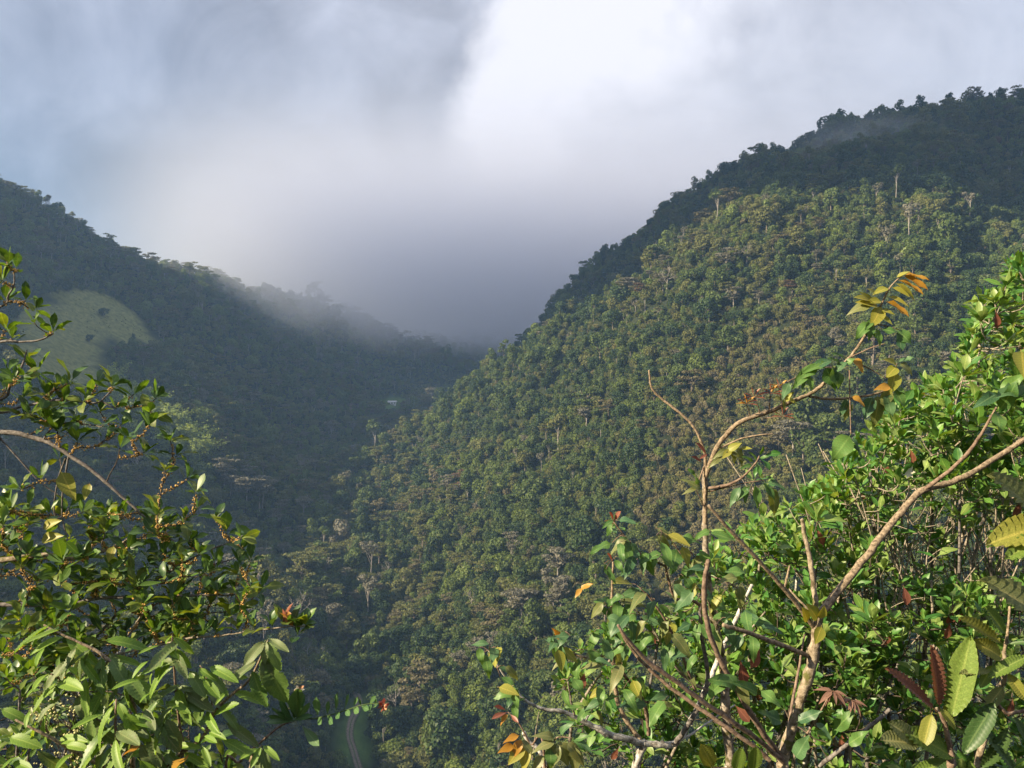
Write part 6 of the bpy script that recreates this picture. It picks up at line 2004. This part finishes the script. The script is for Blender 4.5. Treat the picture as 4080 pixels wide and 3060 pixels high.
# undergrowth in the corner behind that bush
G3 = Plant('corner_shrub', (-1.9, 2.9, 0), 'dense dark shrub with small leaves and pale seed heads behind the serrated leaves', 'shrub')
for (x, y) in [(20, 690), (80, 690), (140, 720), (30, 740), (190, 745), (100, 745)]:
    G3.branch([G3.base, G3.base.lerp(P(x, y, 2.75), 0.6) + Vector((0, 0, .05)), P(x, y, 2.75)], [0.012, 0.008, 0.004], B_GREY, 'stem', 6)
tp = sample_poly([(-30, 665), (110, 668), (160, 700), (215, 735), (235, 785), (-30, 785)], 110, 2.6, 3.0, np.random.default_rng(41))
for t, d in zip(tp, G3.grow(tp, 0.004)):
    G3.rosette(t, d * 0.5 + Vector((0, -.2, .7)), rnd.randint(4, 7), 0.065, LG + [LLONGO[1], LLONG[2]], spread=(20, 85))
for k in range(70):
    q = P(rnd.uniform(35, 85), rnd.uniform(695, 768), 2.52)
    for j in range(3):
        G3.buds.append((q + Vector(rp.normal(0, 0.006, 3)), rnd.uniform(0.003, 0.006)))
    G3.tw.append(tube_np([q, q + Vector((rnd.uniform(-.03, .03), 0.06, -0.10))], [0.001, 0.0015], 3))
G3.finish(B_DARKTW, plain_mat('seed_head', (0.42, 0.40, 0.18), 0.8, 0.3, 60))

# ------------------------------------------------------------------ dark green sprig ending in a dry red flower
G4 = Plant('flowering_sprig', (-0.75, 2.5, 0), 'dark green leafy sprig with paired leaves ending in a dry red brown flower head', 'plant')
YF = 2.35
G4.branch([G4.base, P(228, 790, YF), P(240, 762, YF), P(262, 741, YF), P(282, 725, YF), P(300, 719, YF)], [0.007, 0.005, 0.0045, 0.004, 0.0035, 0.003], B_RED, 'stem', 7)
G4.branch([P(300, 719, YF), P(318, 718, YF - .02), P(344, 711, YF - .05), P(362, 705, YF - .06), P(380, 703, YF - .07)], [0.0028, 0.0025, 0.002, 0.0017, 0.0014], bark_mat('green_stem', (0.04, 0.07, 0.02), (0.09, 0.13, 0.04), 60), 'stem', 6)
for (tx, ty, w) in [(278, 700, 1.2), (270, 708, 1.1), (268, 716, 1.0), (286, 694, 1.1), (296, 688, 1.4), (304, 695, 1.3), (310, 703, 1.1), (276, 712, .9), (290, 698, 1.2), (312, 715, 1.0), (266, 722, .9), (300, 690, 1.2), (284, 715, .8)]:
    G4.leaf_to(P(292 + rnd.uniform(-4, 6), 721, YF), P(tx, ty, YF - rnd.uniform(.0, .07)), ((tx - 290) * 0.05 - 0.3, -0.5 + rnd.uniform(-.3, .3), 0.6 + rnd.uniform(-.3, .4)), rnd.choice(LSPRIG), w * 0.75)
G4.leaf_to(P(302, 726, YF), P(319, 746, YF - .04), (-0.3, -0.8, .5), LSPRIG[0], 1.1)
for (bx, by, s) in [(318, 717, 19), (327, 715, 17), (336, 712, 16), (345, 709, 14), (353, 707, 12), (361, 706, 10), (369, 705, 8), (375, 704, 5)]:
    for sg in (1, -1):
        G4.leaf_to(P(bx, by, YF - .04), P(bx + rnd.uniform(-2, 7) + 2 * (sg < 0), by - sg * s * rnd.uniform(0.6, 1.2) * (1 if sg > 0 else 0.5), YF - .06 * (1.4 if sg < 0 else 0.8)), (-0.4 + rnd.uniform(-.5, .5), -0.7, 0.4), rnd.choice(LSPRIG), rnd.uniform(0.95, 1.4))
G4.finish(B_RED)


def head(c, n, r_, mats, parent):
    V, F, MI = [], [], []
    for k in range(n):
        d = Vector(rp.normal(0, 1, 3)).normalized(); s_ = d.orthogonal().normalized(); u = d.cross(s_)
        a = rnd.uniform(0, 6.28); s_ = s_ * math.cos(a) + u * math.sin(a)
        L = r_ * rnd.uniform(0.7, 1.1); o = len(V)
        V += [tuple(c + d * L * 0.15), tuple(c + d * L * 0.6 + s_ * L * 0.28), tuple(c + d * L + d.orthogonal() * L * 0.1), tuple(c + d * L * 0.6 - s_ * L * 0.28)]
        F.append((o, o + 1, o + 2, o + 3)); MI.append(k % len(mats))
    link('flower', mesh_np('flower', V, F, mats, MI), parent)


head(P(384, 705, YF - .07), 34, 0.020, [M_DRYRED, M_DRY, M_DRYRED], G4.root)
head(P(299, 689, YF - .03), 26, 0.017, [M_DRY, M_FLOWER, M_DRY], G4.root)
